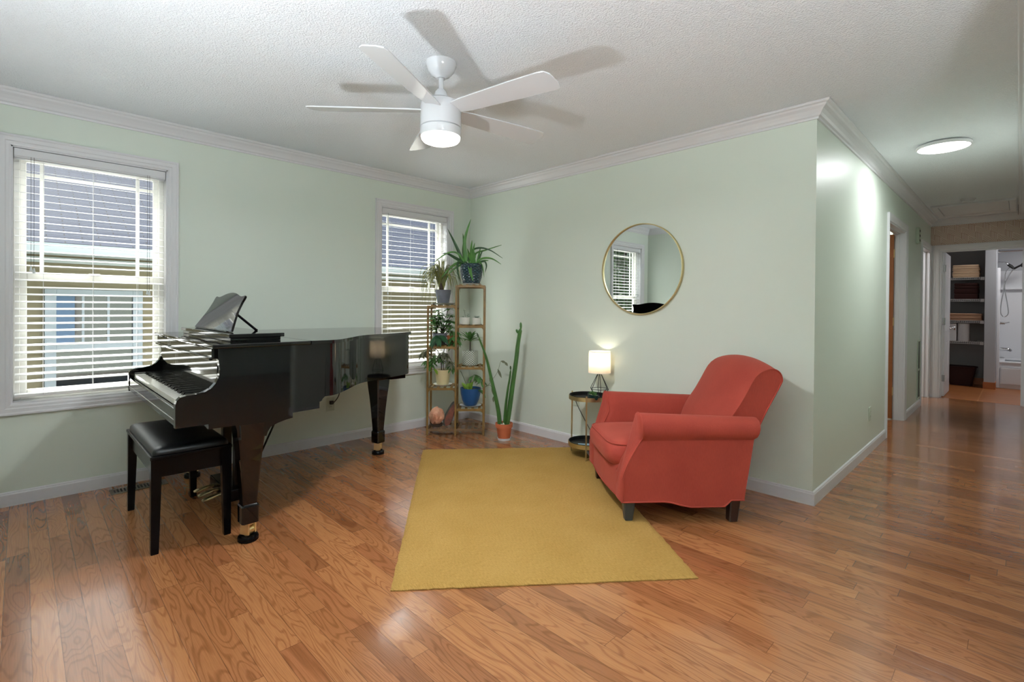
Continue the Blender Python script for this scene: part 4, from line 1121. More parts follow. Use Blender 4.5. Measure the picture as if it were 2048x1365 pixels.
for k in range(14):                                 # trailing leaves on the right edge
    tx, tz = rnd.uniform(.11, .185), rnd.uniform(-.02, .14); whorl(bm, (tx, rnd.uniform(-.10, .0), tz), 4, .06, .026, rnd, -.4, .03)
tube(bs, smoothpts([(.03, 0, .10), (.08, -.05, .15), (.13, -.06, .10), (.15, -.07, .0)], 5), .003, 6)
for k in range(7):
    a = -2.6+.35*k; blade(bd, droop((.0+rnd.uniform(-.03, .03), -.05, .10), (math.cos(a)*.8, -.5, -.2+rnd.uniform(-.3, .2)), .12, .07, 6), lance(6, .05, .05, .45), V((0, -.3, 1)), .2)
link_obj('stem', bs, 'stem_brown', o); link_obj('foliage', bm, 'leaf_green', o); link_obj('foliage', bd, 'leaf_dark', o)
o = pot('potted_seedling', 'small terracotta pot behind the trailing leaves of the umbrella plant', .212, .15, zb, potprof(.030, .040, .002, .085, .004, .016), 'terracotta', .075, .034)
bm = bmesh.new(); whorl(bm, (0, 0, .10), 5, .05, .02, rnd, .6); link_obj('foliage', bm, 'leaf_green', o)
# ---- dracaena in patterned pot
zb = .624+TOP
o = pot('potted_dracaena', 'young dracaena in a white leaf-patterned pot in the middle of the tall column', .395, .115, zb, [(0, .0005), (.066, .0005), (.072, .006), (.0745, .03), (.0745, .138), (.068, .138), (.068, .122), (0, .122)], 'pot_leaf_relief', .122, .068)
link_obj('stem', tube(bmesh.new(), [(0, 0, .12), (.001, 0, .18), (0, 0, .24)], .0045, 8), 'stem_brown', o, 60)
bm = bmesh.new(); rnd = random.Random(4)
for k in range(20):
    a = k*2.4; el = .25+.9*(k/20); d_ = V((math.cos(a)*math.cos(el), math.sin(a)*math.cos(el), math.sin(el)))
    blade(bm, droop((0, 0, .225+.015*k/20), d_, rnd.uniform(.12, .16), rnd.uniform(.02, .07), 7, 2), lance(7, .030, .05, .4), V((0, 0, 1)), .3)
link_obj('foliage', bm, 'leaf_green', o)
# ---- money tree in cream pot
zb = .431+TOP
o = pot('potted_money_tree', 'leafy money tree in a cream pot on the third tier of the short column', .138, .115, zb, potprof(.056, .075, .010, .142, .005, .012), 'pot_cream', .140, .068, (.088, 'pot_white', .016))
rnd = random.Random(33); bs = bmesh.new(); bm = bmesh.new(); bg = bmesh.new(); bl = bmesh.new()
tube(bs, smoothpts([(-.012, 0, .14), (-.018, 0, .24), (-.05, -.01, .33), (-.11, -.02, .36)], 5), [.005]*6+[.004]*10, 7); tube(bs, smoothpts([(.008, 0, .14), (.0, 0, .24), (.012, .0, .34), (.02, 0, .375)], 5), .004, 7)
for tx, ty, tz, g in ((-.16, -.05, .33, bg), (-.19, -.02, .30, bg), (-.145, -.05, .24, bm), (-.11, -.06, .21, bm), (-.07, -.05, .27, bm), (.0, -.04, .30, bg), (.03, .0, .29, bg), (.075, -.05, .22, bg), (.09, -.03, .17, bm), (-.03, .03, .25, bm), (-.12, .05, .26, bg)):
    tube(bs, smoothpts([(-.018 if tx < 0 else .002, 0, tz-.06 if tz > .24 else .22), (tx*.6, ty*.6, tz+.02), (tx, ty, tz)], 4), .0018, 5); whorl(g, (tx, ty, tz), 7, .072, .028, rnd, -.35, .035); whorl(g, (tx*.85, ty, tz+.015), 5, .06, .026, rnd, -.1, .03)
whorl(bl, (-.075, -.07, .165), 3, .07, .032, rnd, -.3, .03); whorl(bl, (.095, -.04, .22), 2, .06, .03, rnd, .1, .02); 
link_obj('stem', bs, 'stem_brown', o); link_obj('foliage', bm, 'leaf_green', o); link_obj('foliage', bg, 'leaf_grey', o); link_obj('foliage', bl, 'leaf_lime', o)
# ---- pothos in blue pot with long vine
zb = .237+TOP
o = pot('potted_pothos', 'lime and green pothos in a blue pot on the lower tier of the tall column', .402, .112, zb, [(0, .008), (.048, .008), (.060, .014), (.080, .06), (.094, .12), (.099, .172), (.095, .172), (.090, .15), (0, .15)], 'pot_blue', .155, .09, (.105, 'saucer_clear', .012))
rnd = random.Random(8); bs = bmesh.new(); bm = bmesh.new(); bl = bmesh.new(); bg = bmesh.new()
for k in range(16):
    a = rnd.uniform(0, 6.3); d_ = V((math.cos(a)*.5-.1, math.sin(a)*.4, 1)); blade(bl, droop((rnd.uniform(-.05, .01), rnd.uniform(-.03, .03), .155), d_, rnd.uniform(.05, .10), .02, 5), lance(5, .028, .08, .5), V((0, -.6, .4)), .2)
st = smoothpts([(-.005, 0, .155), (.005, -.01, .25), (.03, -.03, .295), (.075, -.05, .29), (.115, -.06, .24)], 6); tube(bs, st, .003, 6)
for i in (10, 14, 17, 20, 23):
    whorl(bm, st[i], 3, .065, .034, rnd, -.3, .04)
st = smoothpts([(-.02, 0, .155), (-.06, .0, .25), (-.085, .0, .31), (-.10, .0, .335)], 5); tube(bs, st, .0025, 6)
vine = smoothpts([(.05, 0, .16), (.10, -.03, .165), (.16, -.05, .20), (.21, -.04, .26), (.255, -.03, .33), (.275, -.03, .40), (.285, -.03, .43)], 5); tube(bs, vine, .0016, 5)
for (x_, z_, dx, dz, ln) in ((.195, .30, -.2, -1, .06), (.255, .355, .5, -1, .085), (.285, .43, .8, -.15, .05), (.32, .42, .7, -.6, .04), (.20, .19, .3, -1, .09), (.222, .10, -.1, -1, .05)):
    blade(bg, droop((x_, -.03, z_), (dx, 0, dz), ln, .01, 5), lance(5, .024, .08, .45), V((0, -1, .2)), .2)
tube(bs, smoothpts([(.14, -.04, .19), (.19, -.04, .20), (.215, -.03, .13), (.222, -.03, .08)], 5), .0014, 5)
for k in range(4): blade(bm, droop((.07, -.06, .16), (.6+.3*k, -.5, .3-.25*k), .085, .05, 5), lance(5, .034, .05, .45), V((0, 0, 1)), .2)
link_obj('stem', bs, 'stem_green', o); link_obj('foliage', bm, 'leaf_green', o); link_obj('foliage', bl, 'leaf_lime', o); link_obj('foliage', bg, 'leaf_grey', o)
# ---- tiny trailing cutting beside the patterned pot
o = tag(link_obj('leaf_sprig', (lambda b_: ([blade(b_, droop((x_, y_, .004), (dx, -.3, .45), .05, .012, 4), lance(4, .022, .08, .5), V((0, 0, 1)), .2) for x_, y_, dx in ((0, 0, 1), (.03, 0, .6), (.05, .02, -.6), (-.16, 0, .8), (-.175, .02, -.5))], b_)[1])(bmesh.new()), 'leaf_green', None, None, Matrix.Translation(SP(.475, .05, .624+TOP)) @ Matrix.Rotation(SROT, 4, 'Z')), 'loose green sprig of leaves lying beside the white leaf-patterned pot', 'leaves')
# ---- salt lamp and stone slab on the bottom tier
zb = .05+TOP
p = SP(.085, .10, zb)
r = thing('salt_lamp', 'pink salt crystal lamp on a dark round base, bottom tier', 'salt lamp', p, SROT)
link_obj('lamp_base', lathe(bmesh.new(), [(0, .0005), (.052, .0005), (.055, .006), (.053, .016), (.046, .018), (0, .018)], 36), 'stem_brown', r, 40)
bm = bmesh.new(); bmesh.ops.create_icosphere(bm, subdivisions=3, radius=1); rnd = random.Random(2)
from mathutils import noise as mnoise
for v_ in bm.verts:
    n_ = v_.co.normalized(); q = 1+.20*mnoise.noise(n_*1.7+V((3, 1, 2)))+.09*mnoise.noise(n_*4.2)+.03*mnoise.noise(n_*9)+rnd.uniform(-.02, .02)
    z = n_.z; w = .070*(1-.34*max(0, z)**1.3)
    v_.co = V((n_.x*w*q, n_.y*w*q, (.018+.080+.086*z*q)+ (.012*max(0, z-.8)*5*.2)))
    if v_.co.z < .0185: v_.co.z = .0185
link_obj('crystal', bm, 'salt_crystal', r)
p = SP(.205, .125, zb)
bm = bmesh.new(); rows = []
outl = smoothpts([(-.058, .004), (-.066, .05), (-.05, .10), (-.012, .16), (.03, .215), (.058, .23), (.060, .20), (.050, .14), (.030, .075), (.0, .020), (-.03, .002)], 4, True)
Mx = Matrix.Translation(p) @ Matrix.Rotation(SROT, 4, 'Z') @ Matrix.Translation((-.01, 0, -.0005)) 
prism(bm, [(q.x, q.y) for q in outl], lambda a_, z_: (a_*.78, -.022+z_*.10, z_*.94), lambda a_, z_: (a_*.78, .022+z_*.10, z_*.94)); bmesh.ops.bevel(bm, geom=[e for e in bm.edges if len(e.link_faces) == 2 and e.calc_face_angle(0) > 1.0], offset=.008, segments=2, affect='EDGES')
r = thing('stone_slab', 'dark polished agate slab leaning beside the pink salt lamp', 'stone', p, SROT)
bmesh.ops.translate(bm, vec=(-.01, 0, 0), verts=bm.verts)
zmin = min(v_.co.z for v_ in bm.verts)
bmesh.ops.translate(bm, vec=(0, 0, .001-zmin), verts=bm.verts)
link_obj('polished_face', bm, 'slab_stone', r, 50)
bm = bmesh.new(); prism(bm, [(q.x*.98, q.y*.98) for q in outl], lambda a_, z_: (a_*.76+.012, -.026+z_*.10, z_*.90), lambda a_, z_: (a_*.76+.018, .026+z_*.10, z_*.90)); bmesh.ops.translate(bm, vec=(-.008, 0, .001-min(v_.co.z for v_ in bm.verts)), verts=bm.verts)
link_obj('rough_rim', bm, 'slab_rim', r, 50)

# ================================================================== CACTUS
cp_ = V((.914, -.343)); KC = .0046
r = thing('potted_cactus', 'tall three-stemmed green cactus in a terracotta pot on the floor', 'potted plant', (cp_.x, cp_.y, 0), SROT)
link_obj('pot', lathe(bmesh.new(), [(0, .010), (.052, .010), (.054, .014), (.069, .115), (.0775, .117), (.0795, .152), (.073, .152), (.068, .13), (0, .128)], 44), 'terracotta', r, 35)
link_obj('saucer', lathe(bmesh.new(), [(0, .0005), (.056, .0005), (.062, .022), (.060, .022), (.054, .004), (0, .004)], 40), 'saucer_clear', r, 40)
link_obj('soil', lathe(bmesh.new(), [(.070, .137), (.04, .142), (0, .143)], 24), 'soil', r, 60)
bm = bmesh.new(); rnd = random.Random(1)
for k in range(7):
    a = rnd.uniform(0, 6.3); q = rnd.uniform(.02, .05); bmesh.ops.create_icosphere(bm, subdivisions=2, radius=rnd.uniform(.007, .013), matrix=Matrix.Translation((q*math.cos(a), q*math.sin(a), .146)))
link_obj('pebbles', bm, 'pebbles', r, 60)
def cactus(name, pts, r0, taper, phase, mat='cactus_green'):
    pts = smoothpts(pts, 14); n_ = len(pts); bm = bmesh.new(); rows = []; bsp = bmesh.new()
    ln = [0]
    for a_, b_ in zip(pts, pts[1:]): ln.append(ln[-1]+(b_-a_).length)
    tot = ln[-1]; res = []
    N = int(tot/.007)
    for i in range(N+1):
        t_ = tot*i/N; j = 0
        while j < n_-2 and ln[j+1] < t_: j += 1
        u = (t_-ln[j])/max(1e-9, ln[j+1]-ln[j]); c = pts[j].lerp(pts[j+1], u)
        rr = r0*(1-(1-taper)*(i/N)**1.2)*(1 if i < N-4 else (N-i+.6)/4.6)
        row = []
        for k in range(18):
            a = 2*PI*k/18+phase; lobe = abs(math.cos(1.5*(a-phase)))**1.6
            sc_ = 1 if (k % 6 == 0) else 0
            row.append((c.x+rr*(.55+.50*lobe+(.13 if (sc_ and i % 2) else 0))*math.cos(a), c.y+rr*(.55+.50*lobe+(.13 if (sc_ and i % 2) else 0))*math.sin(a), c.z))
        rows.append(row)
        if i % 2 and 0 < i < N-3:
            for k in (0, 6, 12):
                a = 2*PI*k/18+phase; q = V((math.cos(a), math.sin(a), .25)); b0 = c+V((math.cos(a), math.sin(a), 0))*rr*1.12
                tube(bsp, [b0, b0+q*.006], [.0009, .0002], 4, False)
    R = grid(bm, rows, closeV=True); bm.faces.new(R[0]); bm.faces.new(R[-1])
    o = link_obj(name, bm, mat, r, 60); link_obj('spines', bsp, 'spine', o); return o
def cx(x, y, d=0): return V(((x-1008.5)*KC, d, (880-y)*KC*.985))
cactus('stem', [cx(1013, 851, -.01), cx(1018, 820, -.01), cx(1025, 765), cx(1031, 720), cx(1034, 690), cx(1039, 657)], .0235, .75, .3)
cactus('stem', [cx(1001, 851, .01), cx(998, 825, .01), cx(992, 795), cx(983, 757), cx(973, 717), cx(964, 692), cx(957, 674)], .021, .35, .9)
cactus('stem', [cx(1009, 850, -.02), cx(1011, 815, -.025), cx(1015, 780, -.025), cx(1019, 755, -.02), cx(1020.5, 738, -.02)], .014, .5, .5)
for a_, b_ in (((1034, 668), (1031, 660)), ((1040, 660), (1039.5, 646)), ((1010, 838), (1009, 828))):
    p0, p1 = cx(*a_), cx(*b_); bm = bmesh.new(); tube(bm, [p0, p0.lerp(p1, .4), p0.lerp(p1, .8), p1], [.006, .011, .010, .003], 10); link_obj('pad', bm, 'cactus_green', r, 60)
for a_, b_ in (((957, 676), (954, 668)), ((1020.5, 740), (1020, 733))):
    p0, p1 = cx(*a_), cx(*b_); link_obj('dry_tip', tube(bmesh.new(), [p0, p0.lerp(p1, .6), p1], [.007, .008, .004], 8), 'cactus_tip', r, 60)
# ================================================================== CLOSET AND BATH
def wire_shelf(z, label):
    bm = bmesh.new(); x0, x1, y0, y1 = 3.105, 3.775, 7.15, 7.63
    for y_, zz in ((y0, z), (y0, z-.028), (y1, z)): tube(bm, [(x0, y_, zz), (x1, y_, zz)], .0035, 6)
    n_ = 27
    for k in range(n_):
        x_ = x0+.012+(x1-x0-.024)*k/(n_-1); tube(bm, [(x_, y1, z+.003), (x_, y0, z+.003), (x_, y0-.001, z-.028)], .0028, 5)
    box(bm, x1-.045, x1, y0-.006, y0+.01, z-.04, z+.008, .002)
    return tag(link_obj('wire_shelf', bm, 'wire_white'), label, 'shelf', 'wire shelves in the linen closet')
SH = (1.716, 1.377, 1.038, .709)
for z, w in zip(SH, ('topmost white wire shelf of the linen closet under the cream towels', 'second wire shelf from the top in the linen closet under dark towels', 'third wire shelf from the top in the linen closet under peach towels', 'lowest white wire shelf of the linen closet under the paper rolls')): wire_shelf(z, w)
def towel(label, x0, x1, y0, y1, z, h, mat, group, seed):
    rnd = random.Random(seed); bm = bmesh.new()
    hh = h/2
    for k in range(2):
        dx, dy = rnd.uniform(-.006, .006), rnd.uniform(-.005, .005)
        box(bm, x0+dx, x1+rnd.uniform(-.008, .008), y0+dy, y1, z+k*hh+.0004, z+(k+1)*hh-.0004, min(.014, hh*.42), 4)
    return tag(link_obj('folded_towel', bm, mat, None, 60), label, 'towel', group)
zt_ = SH[0]+.0065
for k, (h, w) in enumerate(((.043, 'lowest'), (.043, 'second from the bottom'), (.045, 'third from the bottom'), (.066, 'topmost'))):
    towel('cream folded towel, %s of the stack on the top closet shelf' % w, 3.40, 3.715, 7.16, 7.50, zt_, h, 'towel_cream', 'cream towels on the top closet shelf', k); zt_ += h+.0005
zt_ = SH[1]+.0065
for k, (h, w) in enumerate(((.165, 'lower'), (.085, 'upper'))):
    towel('dark brown folded towel, %s one on the second closet shelf' % w, 3.42, 3.70, 7.17, 7.50, zt_, h, 'towel_brown', 'dark towels on the second closet shelf', 10+k); zt_ += h+.0005
zt_ = SH[2]+.0065
for k, (h, w) in enumerate(((.06, 'lower'), (.05, 'upper'))):
    towel('peach folded towel, %s one on the third closet shelf' % w, 3.30, 3.745, 7.16, 7.50, zt_, h, 'towel_peach', 'peach towels on the third closet shelf', 20+k); zt_ += h+.0005
zt_ = SH[3]+.0065
bm = bmesh.new(); lathe(bm, [(.02, 0), (.068, 0), (.070, .003), (.070, .277), (.066, .28), (.02, .28), (.02, 0)], 36)
tag(link_obj('paper_roll', bm, 'paper_white', None, 40, Matrix.Translation((3.535, 7.26, zt_))), 'tall white paper roll on the lowest closet shelf', 'paper roll')
bm = B(3.30, 3.452, 7.18, 7.40, zt_, zt_+.275, .006)
tag(link_obj('paper_package', bm, 'paper_white'), 'white paper package left of the paper roll in the closet', 'package')
r = thing('waste_basket', 'dark maroon basket on the linen closet floor', 'basket', (3.505, 7.36, .0012))
bm = bmesh.new(); rows = []
for s, z in ((.72, 0), (.80, .08), (.92, .20), (1.0, .285), (1.03, .30), (.97, .30), (.90, .20), (.72, .02)):
    rows.append([(.185*s*math.copysign(abs(math.cos(a*PI/20))**.5, math.cos(a*PI/20)), .13*s*math.copysign(abs(math.sin(a*PI/20))**.5, math.sin(a*PI/20)), z) for a in range(40)])
R = grid(bm, rows, closeV=True); bm.faces.new(R[0]); bm.faces.new(R[-1]); link_obj('basket_body', bm, 'wicker_dark', r, 50)
bm = bmesh.new(); rows = []
rim = [(.192*math.copysign(abs(math.cos(a*PI/20))**.5, math.cos(a*PI/20)), .136*math.copysign(abs(math.sin(a*PI/20))**.5, math.sin(a*PI/20)), .300) for a in range(40)]
link_obj('basket_rim', tube(bmesh.new(), rim+[rim[0]], .009, 8), 'wicker_dark', r, 60)
# tub with surround
r = thing('bathtub', 'white bathtub with moulded surround at the end of the hall', 'bathtub', (4.7, 7.76, 0))
Tb = Matrix.Translation((-4.7, -7.76, 0))
def tp(n_, bm, m_, sm=None, par=None):
    bmesh.ops.transform(bm, matrix=Tb, verts=bm.verts); return link_obj(n_, bm, m_, par or r, sm)
bm = bmesh.new(); box(bm, 3.907, 5.49, 7.38, 7.40, .002, .40, .004); box(bm, 3.95, 5.45, 7.362, 7.384, .06, .33, .02, 3); box(bm, 3.907, 5.49, 7.37, 7.47, .385, .42, .012, 3)
box(bm, 3.907, 4.0, 7.46, 8.19, .385, .42, .01); box(bm, 3.907, 5.49, 8.12, 8.19, .385, .42, .01); box(bm, 3.907, 5.49, 7.47, 8.19, .10, .13)
tp('tub_body', bm, 'bath_white')
bm = bmesh.new(); box(bm, 3.907, 3.925, 7.36, 8.19, .42, 1.86, .004); box(bm, 3.925, 5.49, 8.17, 8.19, .42, 1.86, .004); box(bm, 3.906, 3.945, 7.34, 7.385, .003, 1.865, .008, 3); box(bm, 3.93, 5.49, 8.10, 8.175, 1.55, 1.585, .008)
tp('surround', bm, 'bath_white')
r = thing('shower', 'chrome shower arm with black hand shower and looping metal hose', 'shower', (3.926, 7.80, 1.97))
def q_(x, y, z): return (x-3.926, y-7.80, z-1.97)
a_ = link_obj('shower_arm', (lambda b_: (tube(b_, smoothpts([q_(3.906, 7.8, 1.985), q_(3.96, 7.8, 1.985), q_(4.0, 7.8, 1.965), q_(4.03, 7.8, 1.93)], 5), .010, 10), lathe(b_, [(0, 0), (.028, .0), (.024, .008), (0, .008)], 16, q_(3.93, 7.8, 1.98)), b_)[-1])(bmesh.new()), 'chrome', r, 50)
link_obj('hand_shower', (lambda b_: (tube(b_, [q_(4.02, 7.8, 1.945), q_(4.05, 7.8, 1.915), q_(4.085, 7.79, 1.875)], [.02, .024, .018], 12), tube(b_, [q_(4.085, 7.79, 1.87), q_(4.13, 7.78, 1.90), q_(4.19, 7.77, 1.935)], [.016, .014, .016], 12), tube(b_, [q_(4.17, 7.77, 1.945), q_(4.20, 7.77, 1.925)], [.040, .044], 18), b_)[-1])(bmesh.new()), 'black_plastic', r, 50)
link_obj('hose', tube(bmesh.new(), smoothpts([q_(4.045, 7.8, 1.90), q_(4.0, 7.8, 1.84), q_(3.985, 7.8, 1.72), q_(3.975, 7.8, 1.55), q_(3.945, 7.8, 1.30), q_(3.945, 7.8, 1.16), q_(3.985, 7.8, 1.105), q_(4.03, 7.8, 1.16), q_(4.02, 7.8, 1.30), q_(3.985, 7.8, 1.60), q_(4.03, 7.79, 1.76), q_(4.085, 7.79, 1.87)], 7), .007, 8), 'chrome', r, 60)
r = thing('shower_valve', 'chrome shower lever valve on the tub surround', 'faucet', (3.9255, 7.80, 1.0))
RY = Matrix.Rotation(PI/2, 4, 'Y')
link_obj('escutcheon', lathe(bmesh.new(), [(0, .0), (.075, .0), (.072, .008), (.03, .014), (0, .014)], 32), 'chrome', r, 40, RY)
link_obj('lever', (lambda b_: (tube(b_, [(.012, 0, 0), (.07, 0, 0)], [.024, .018], 14), tube(b_, [(.06, 0, 0), (.12, -.02, .02)], [.012, .008], 10), b_)[-1])(bmesh.new()), 'chrome', r, 50)
o = link_obj('tub_spout', tube(bmesh.new(), smoothpts([(0, 0, 0), (.06, 0, 0), (.12, 0, -.006), (.14, 0, -.03)], 4), [.026]*9+[.024, .022, .02, .018], 14), 'chrome', None, 50, Matrix.Translation((3.9255, 7.80, .585)))
tag(o, 'chrome tub spout below the shower valve', 'faucet')
o = link_obj('curtain_rod', (lambda b_: (tube(b_, [(3.906, 7.44, 2.125), (5.499, 7.44, 2.125)], .012, 12), tube(b_, [(3.906, 7.44, 2.125), (3.935, 7.44, 2.125)], .022, 14), b_)[-1])(bmesh.new()), 'chrome', None, 50)
tag(o, 'chrome shower curtain rod across the bathtub', 'curtain rod')

# ================================================================== OUTSIDE
GZ = -.55
structure(link_obj('ground', B(-40, -.145, -40, 30, GZ-.1, GZ), 'lawn'), 'grass between the houses', 'ground')
r = thing('neighbor_house', 'neighbouring house with blue grey shingle roof and tan siding', 'house', (-5, 0, GZ))
Th = Matrix.Translation((5, 0, -GZ))
def hp(n_, bm, m_, par=None):
    bmesh.ops.transform(bm, matrix=Th, verts=bm.verts); return link_obj(n_, bm, m_, par or r)
HX, EX, EZ = -3.6, -3.2, 1.86; HY0, HY1 = -5.2, 8.0
bm = bmesh.new(); z = GZ
while z < 1.68:
    prismY(bm, [(HX-.02, z), (HX+.012, z), (HX+.002, min(z+.13, 1.7)), (HX-.02, min(z+.13, 1.7))], HY0+.1, HY1); z += .13
box(bm, -8.0, HX-.01, HY0+.1, HY1, GZ, 1.74); hp('siding_wall', bm, 'siding')
sl = .52
rl = 6.0
Mr = Matrix.Translation((EX+5, (HY0+HY1)/2, EZ-GZ)) @ Matrix.Rotation(math.atan(sl), 4, 'Y') 
bm = B(-rl, 0, -(HY1-HY0)/2, (HY1-HY0)/2, -.03, 0)
o = link_obj('roof', bm, 'shingles', r, None, Mr)
o.data.transform(Matrix.Rotation(PI/2, 4, 'Z')); o.matrix_local = Mr @ Matrix.Rotation(-PI/2, 4, 'Z')
bm = bmesh.new(); prismY(bm, [(EX, EZ-.14), (EX+.10, EZ-.12), (EX+.115, EZ-.03), (EX+.115, EZ-.015), (EX+.09, EZ-.015), (EX+.08, EZ-.02), (EX, EZ-.02)], HY0, HY1); hp('gutter', bm, 'fascia')
hp('soffit', B(HX-.01, EX, HY0, HY1, EZ-.135, EZ-.125), 'soffit')
hp('frieze_board', B(HX+.002, HX+.03, HY0+.1, HY1, EZ-.20, EZ-.136), 'fascia')
def nb_window(y0, y1, z0, z1):
    bm = bmesh.new(); X0 = HX+.004
    for a_, b_, c_, d_ in ((y0+.10, y1-.10, z1-.07, z1), (y0+.10, y1-.10, z0, z0+.07), (y0, y0+.10, z0, z1), (y1-.10, y1, z0, z1), (y0+.10, y1-.10, (z0+z1)/2-.05, (z0+z1)/2+.05)): box(bm, X0, X0+.06, a_, b_, c_, d_, .005)
    for k in (1, 2): yy_ = y0+.1+(y1-y0-.2)*k/3; box(bm, X0+.02, X0+.035, yy_-.012, yy_+.012, (z0+z1)/2, z1-.07)
    w = hp('house_window', bm, 'nb_white'); hp('pane', B(X0+.012, X0+.018, y0+.09, y1-.09, z0+.06, z1-.06), 'nb_glass', w)
    hp('curtain', B(X0+.0185, X0+.021, y0+.10, y0+.26, (z0+z1)/2+.05, z1-.07), 'nb_curtain', w)
nb_window(-3.26, -2.36, .02, 1.36); nb_window(3.4, 4.3, .02, 1.36)
# trees beyond the house end, seen in the round mirror
def tree(x, y, h, rad, seed, label):
    rnd = random.Random(seed); t_ = thing('garden_tree', label, 'tree', (x, y, GZ), 0, 'trees beyond the neighbouring house')
    link_obj('trunk', tube(bmesh.new(), [(0, 0, 0), (.05, .02, h*.3), (0, .05, h*.7)], [.14, .11, .06], 10), 'bark', t_, 60)
    bm = bmesh.new()
    for k in range(5200):
        a = rnd.uniform(0, 2*PI); c_ = rnd.uniform(-1, 1); rr = rad*rnd.uniform(.45, 1)**.5; s_ = math.sqrt(1-c_*c_)
        c = V((rr*s_*math.cos(a), rr*s_*math.sin(a), h*.58+rr*c_*h*.42/rad))
        n_ = V((rnd.uniform(-1, 1), rnd.uniform(-1, 1), rnd.uniform(-.2, 1))).normalized(); u = n_.orthogonal().normalized(); w = n_.cross(u); s = rnd.uniform(.05, .11)
        bm.faces.new([bm.verts.new(c+u*s), bm.verts.new(c+w*s*.6), bm.verts.new(c-u*s), bm.verts.new(c-w*s*.6)])
    link_obj('foliage', bm, 'tree_leaf', t_)
tree(-3.2, -8.0, 5.0, 1.3, 1, 'broad leafy tree outside, nearest the window wall')
tree(-6.0, -12.3, 6.4, 2.2, 2, 'tall leafy tree outside, farthest behind the others')
tree(-5.9, -8.9, 4.4, 1.2, 3, 'smaller leafy tree outside, between the house end and the tall tree')

# ================================================================== LIGHT
def lamp(name, kind, loc, energy, color=(1, 1, 1), size=.1, rot=None, **kw):
    l_ = bpy.data.lights.new(name, kind); l_.energy = energy; l_.color = color
    if kind == 'POINT': l_.shadow_soft_size = size
    if kind == 'AREA': l_.shape = kw.get('shape', 'RECTANGLE'); l_.size = size; l_.size_y = kw.get('size_y', size)
    if kind == 'SUN': l_.angle = size
    o = bpy.data.objects.new(name, l_); COL.objects.link(o); o.location = loc
    if rot is not None: o.rotation_euler = rot
    return o
def aim(d): return V(d).to_track_quat('-Z', 'Y').to_euler()
lamp('sun', 'SUN', (-6, -3, 9), SUN_E, (1, .96, .9), .009, aim((.50, .26, -.83)))
lamp('fan_lamp', 'AREA', (fc[0], fc[1], 2.018), FAN_E, (.97, .98, 1), .17, (0, 0, 0), shape='DISK')
lamp('hall_lamp', 'AREA', (3.748, 1.46, 2.40), HALL_E, (.96, .98, 1), .28, (0, 0, 0), shape='DISK')
lamp('table_bulb', 'POINT', (lc.x, lc.y, TZ+.300), TABLE_E, (1, .88, .72), .012)
lamp('added_hall_end_fill', 'POINT', (2.35, 4.95, 2.05), HALL_END_FILL_E, (.98, .98, 1), .12)  # added lamp in the unseen far room, brightening the hall end
lamp('bath_lamp', 'AREA', (4.5, 6.9, 2.40), BATH_E, (1, .97, .95), .4, (0, 0, 0), shape='DISK')
# area lamps added outside the two left windows to boost daylight and ground bounce
for wy_, e_, g_ in ((W1, W1_E, G_E), (W2, W2_E, G_E)):
    lamp('added_window_fill', 'AREA', (-1.55, sum(wy_)/2, 3.35), e_, (.94, .97, 1), 2.2, aim((1.55, 0, -1.95)), size_y=1.2)
    lamp('added_ground_fill', 'AREA', (-1.9, sum(wy_)/2, -.08), g_, (1, .99, .96), .8, aim((1.9, 0, 1.4)), size_y=1.4)  # added lamp aimed up through the window for more light on the ceiling
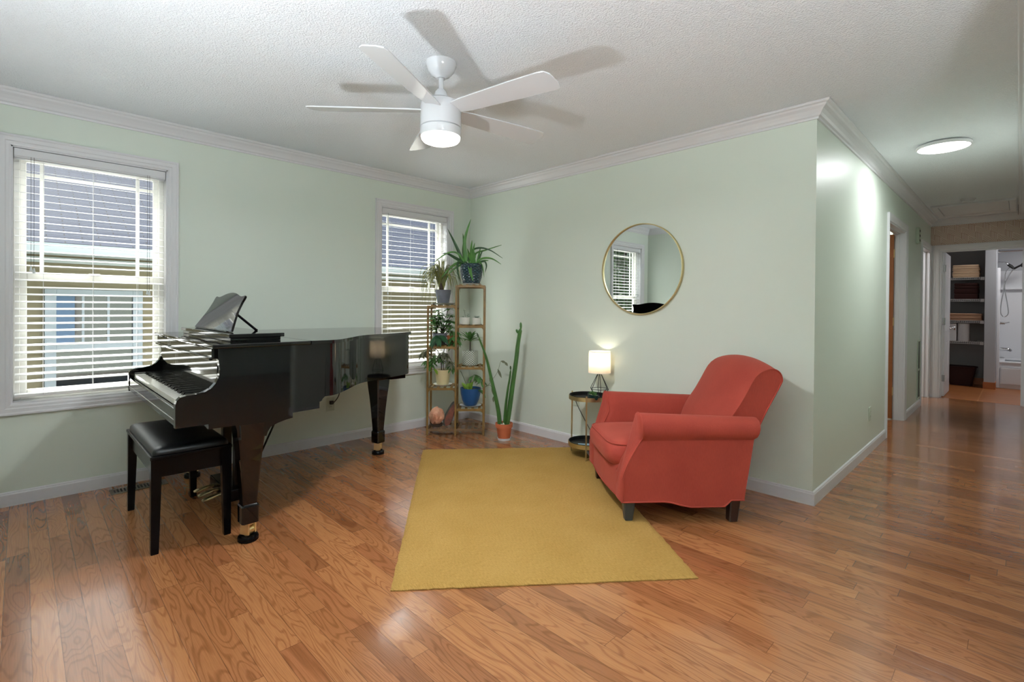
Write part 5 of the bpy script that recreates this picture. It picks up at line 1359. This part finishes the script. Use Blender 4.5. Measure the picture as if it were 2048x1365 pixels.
# two uplighters added out of view behind the camera to brighten the ceiling
def uplighter(label, x, y, h, rad, e):
    r = thing('added_floor_lamp', label, 'lamp', (x, y, 0))
    link_obj('base', lathe(bmesh.new(), [(0, .001), (rad, .001), (rad, .012), (.02, .022), (0, .022)], 32), 'white_trim', r, 40)
    link_obj('pole', tube(bmesh.new(), [(0, 0, .02), (0, 0, h-.08)], .011, 12), 'white_trim', r, 60)
    link_obj('lamp_bowl', lathe(bmesh.new(), [(0, h-.09), (rad*.4, h-.085), (rad*.8, h-.05), (rad, h), (rad-.004, h), (rad*.76, h-.045), (.0, h-.08)], 40), 'white_trim', r, 60)
    lamp('added_uplight', 'AREA', (x, y, h-.004), e, (.90, .96, 1), rad*1.7, (PI, 0, 0), shape='DISK')
uplighter('added slim white uplighter, unseen at the back wall, brightening the ceiling', 2.5, -3.592, 1.1, .078, UP1_E)
uplighter('added white uplighter, unseen in the next room, brightening the ceiling', 4.75, -3.2, 1.5, .16, UP2_E)
lamp('added_bedroom_fill', 'POINT', (1.8, 3.2, 2.2), BED_FILL_E, (1, .96, .9), .1)  # added unseen lamp, brightening the room behind the brown door
w = bpy.data.worlds.new('sky'); sc.world = w; w.use_nodes = True
nt = w.node_tree; bg = nt.nodes['Background']
sky = nt.nodes.new('ShaderNodeTexSky'); sky.sky_type = 'NISHITA'; sky.sun_disc = False; sky.sun_elevation = math.radians(56); sky.sun_rotation = math.radians(240); sky.air_density = 1.2; sky.dust_density = 1.0
nt.links.new(sky.outputs[0], bg.inputs[0]); bg.inputs[1].default_value = SKY_E

# ================================================================== CAMERA
cam = bpy.data.cameras.new('camera'); co_ = bpy.data.objects.new('camera', cam); COL.objects.link(co_)
f_px, yaw, pitch, roll, v0 = 998.69, .7939, -.0070, .0081, 621.8
cy_, sy_, cpp, spp = math.cos(yaw), math.sin(yaw), math.cos(pitch), math.sin(pitch)
fw = V((-sy_*cpp, cy_*cpp, spp)); rt = V((cy_, sy_, 0)); up = rt.cross(fw)
r2 = rt*math.cos(roll)+up*math.sin(roll); u2 = up*math.cos(roll)-rt*math.sin(roll)
co_.matrix_world = Matrix(((r2.x, u2.x, -fw.x, 4.161), (r2.y, u2.y, -fw.y, -3.447), (r2.z, u2.z, -fw.z, 1.1955), (0, 0, 0, 1)))
cam.sensor_width = 36; cam.lens = 36*f_px/2048; cam.shift_y = -(682.5-v0)/2048; cam.clip_start = .02; cam.clip_end = 200
sc.camera = co_
sc.view_settings.view_transform = 'Standard'; sc.view_settings.look = 'None'; sc.view_settings.exposure = EXPO; sc.view_settings.gamma = 1
sc.view_settings.use_curve_mapping = False
sc.cycles.max_bounces = 10; sc.cycles.diffuse_bounces = 5; sc.cycles.transparent_max_bounces = 16
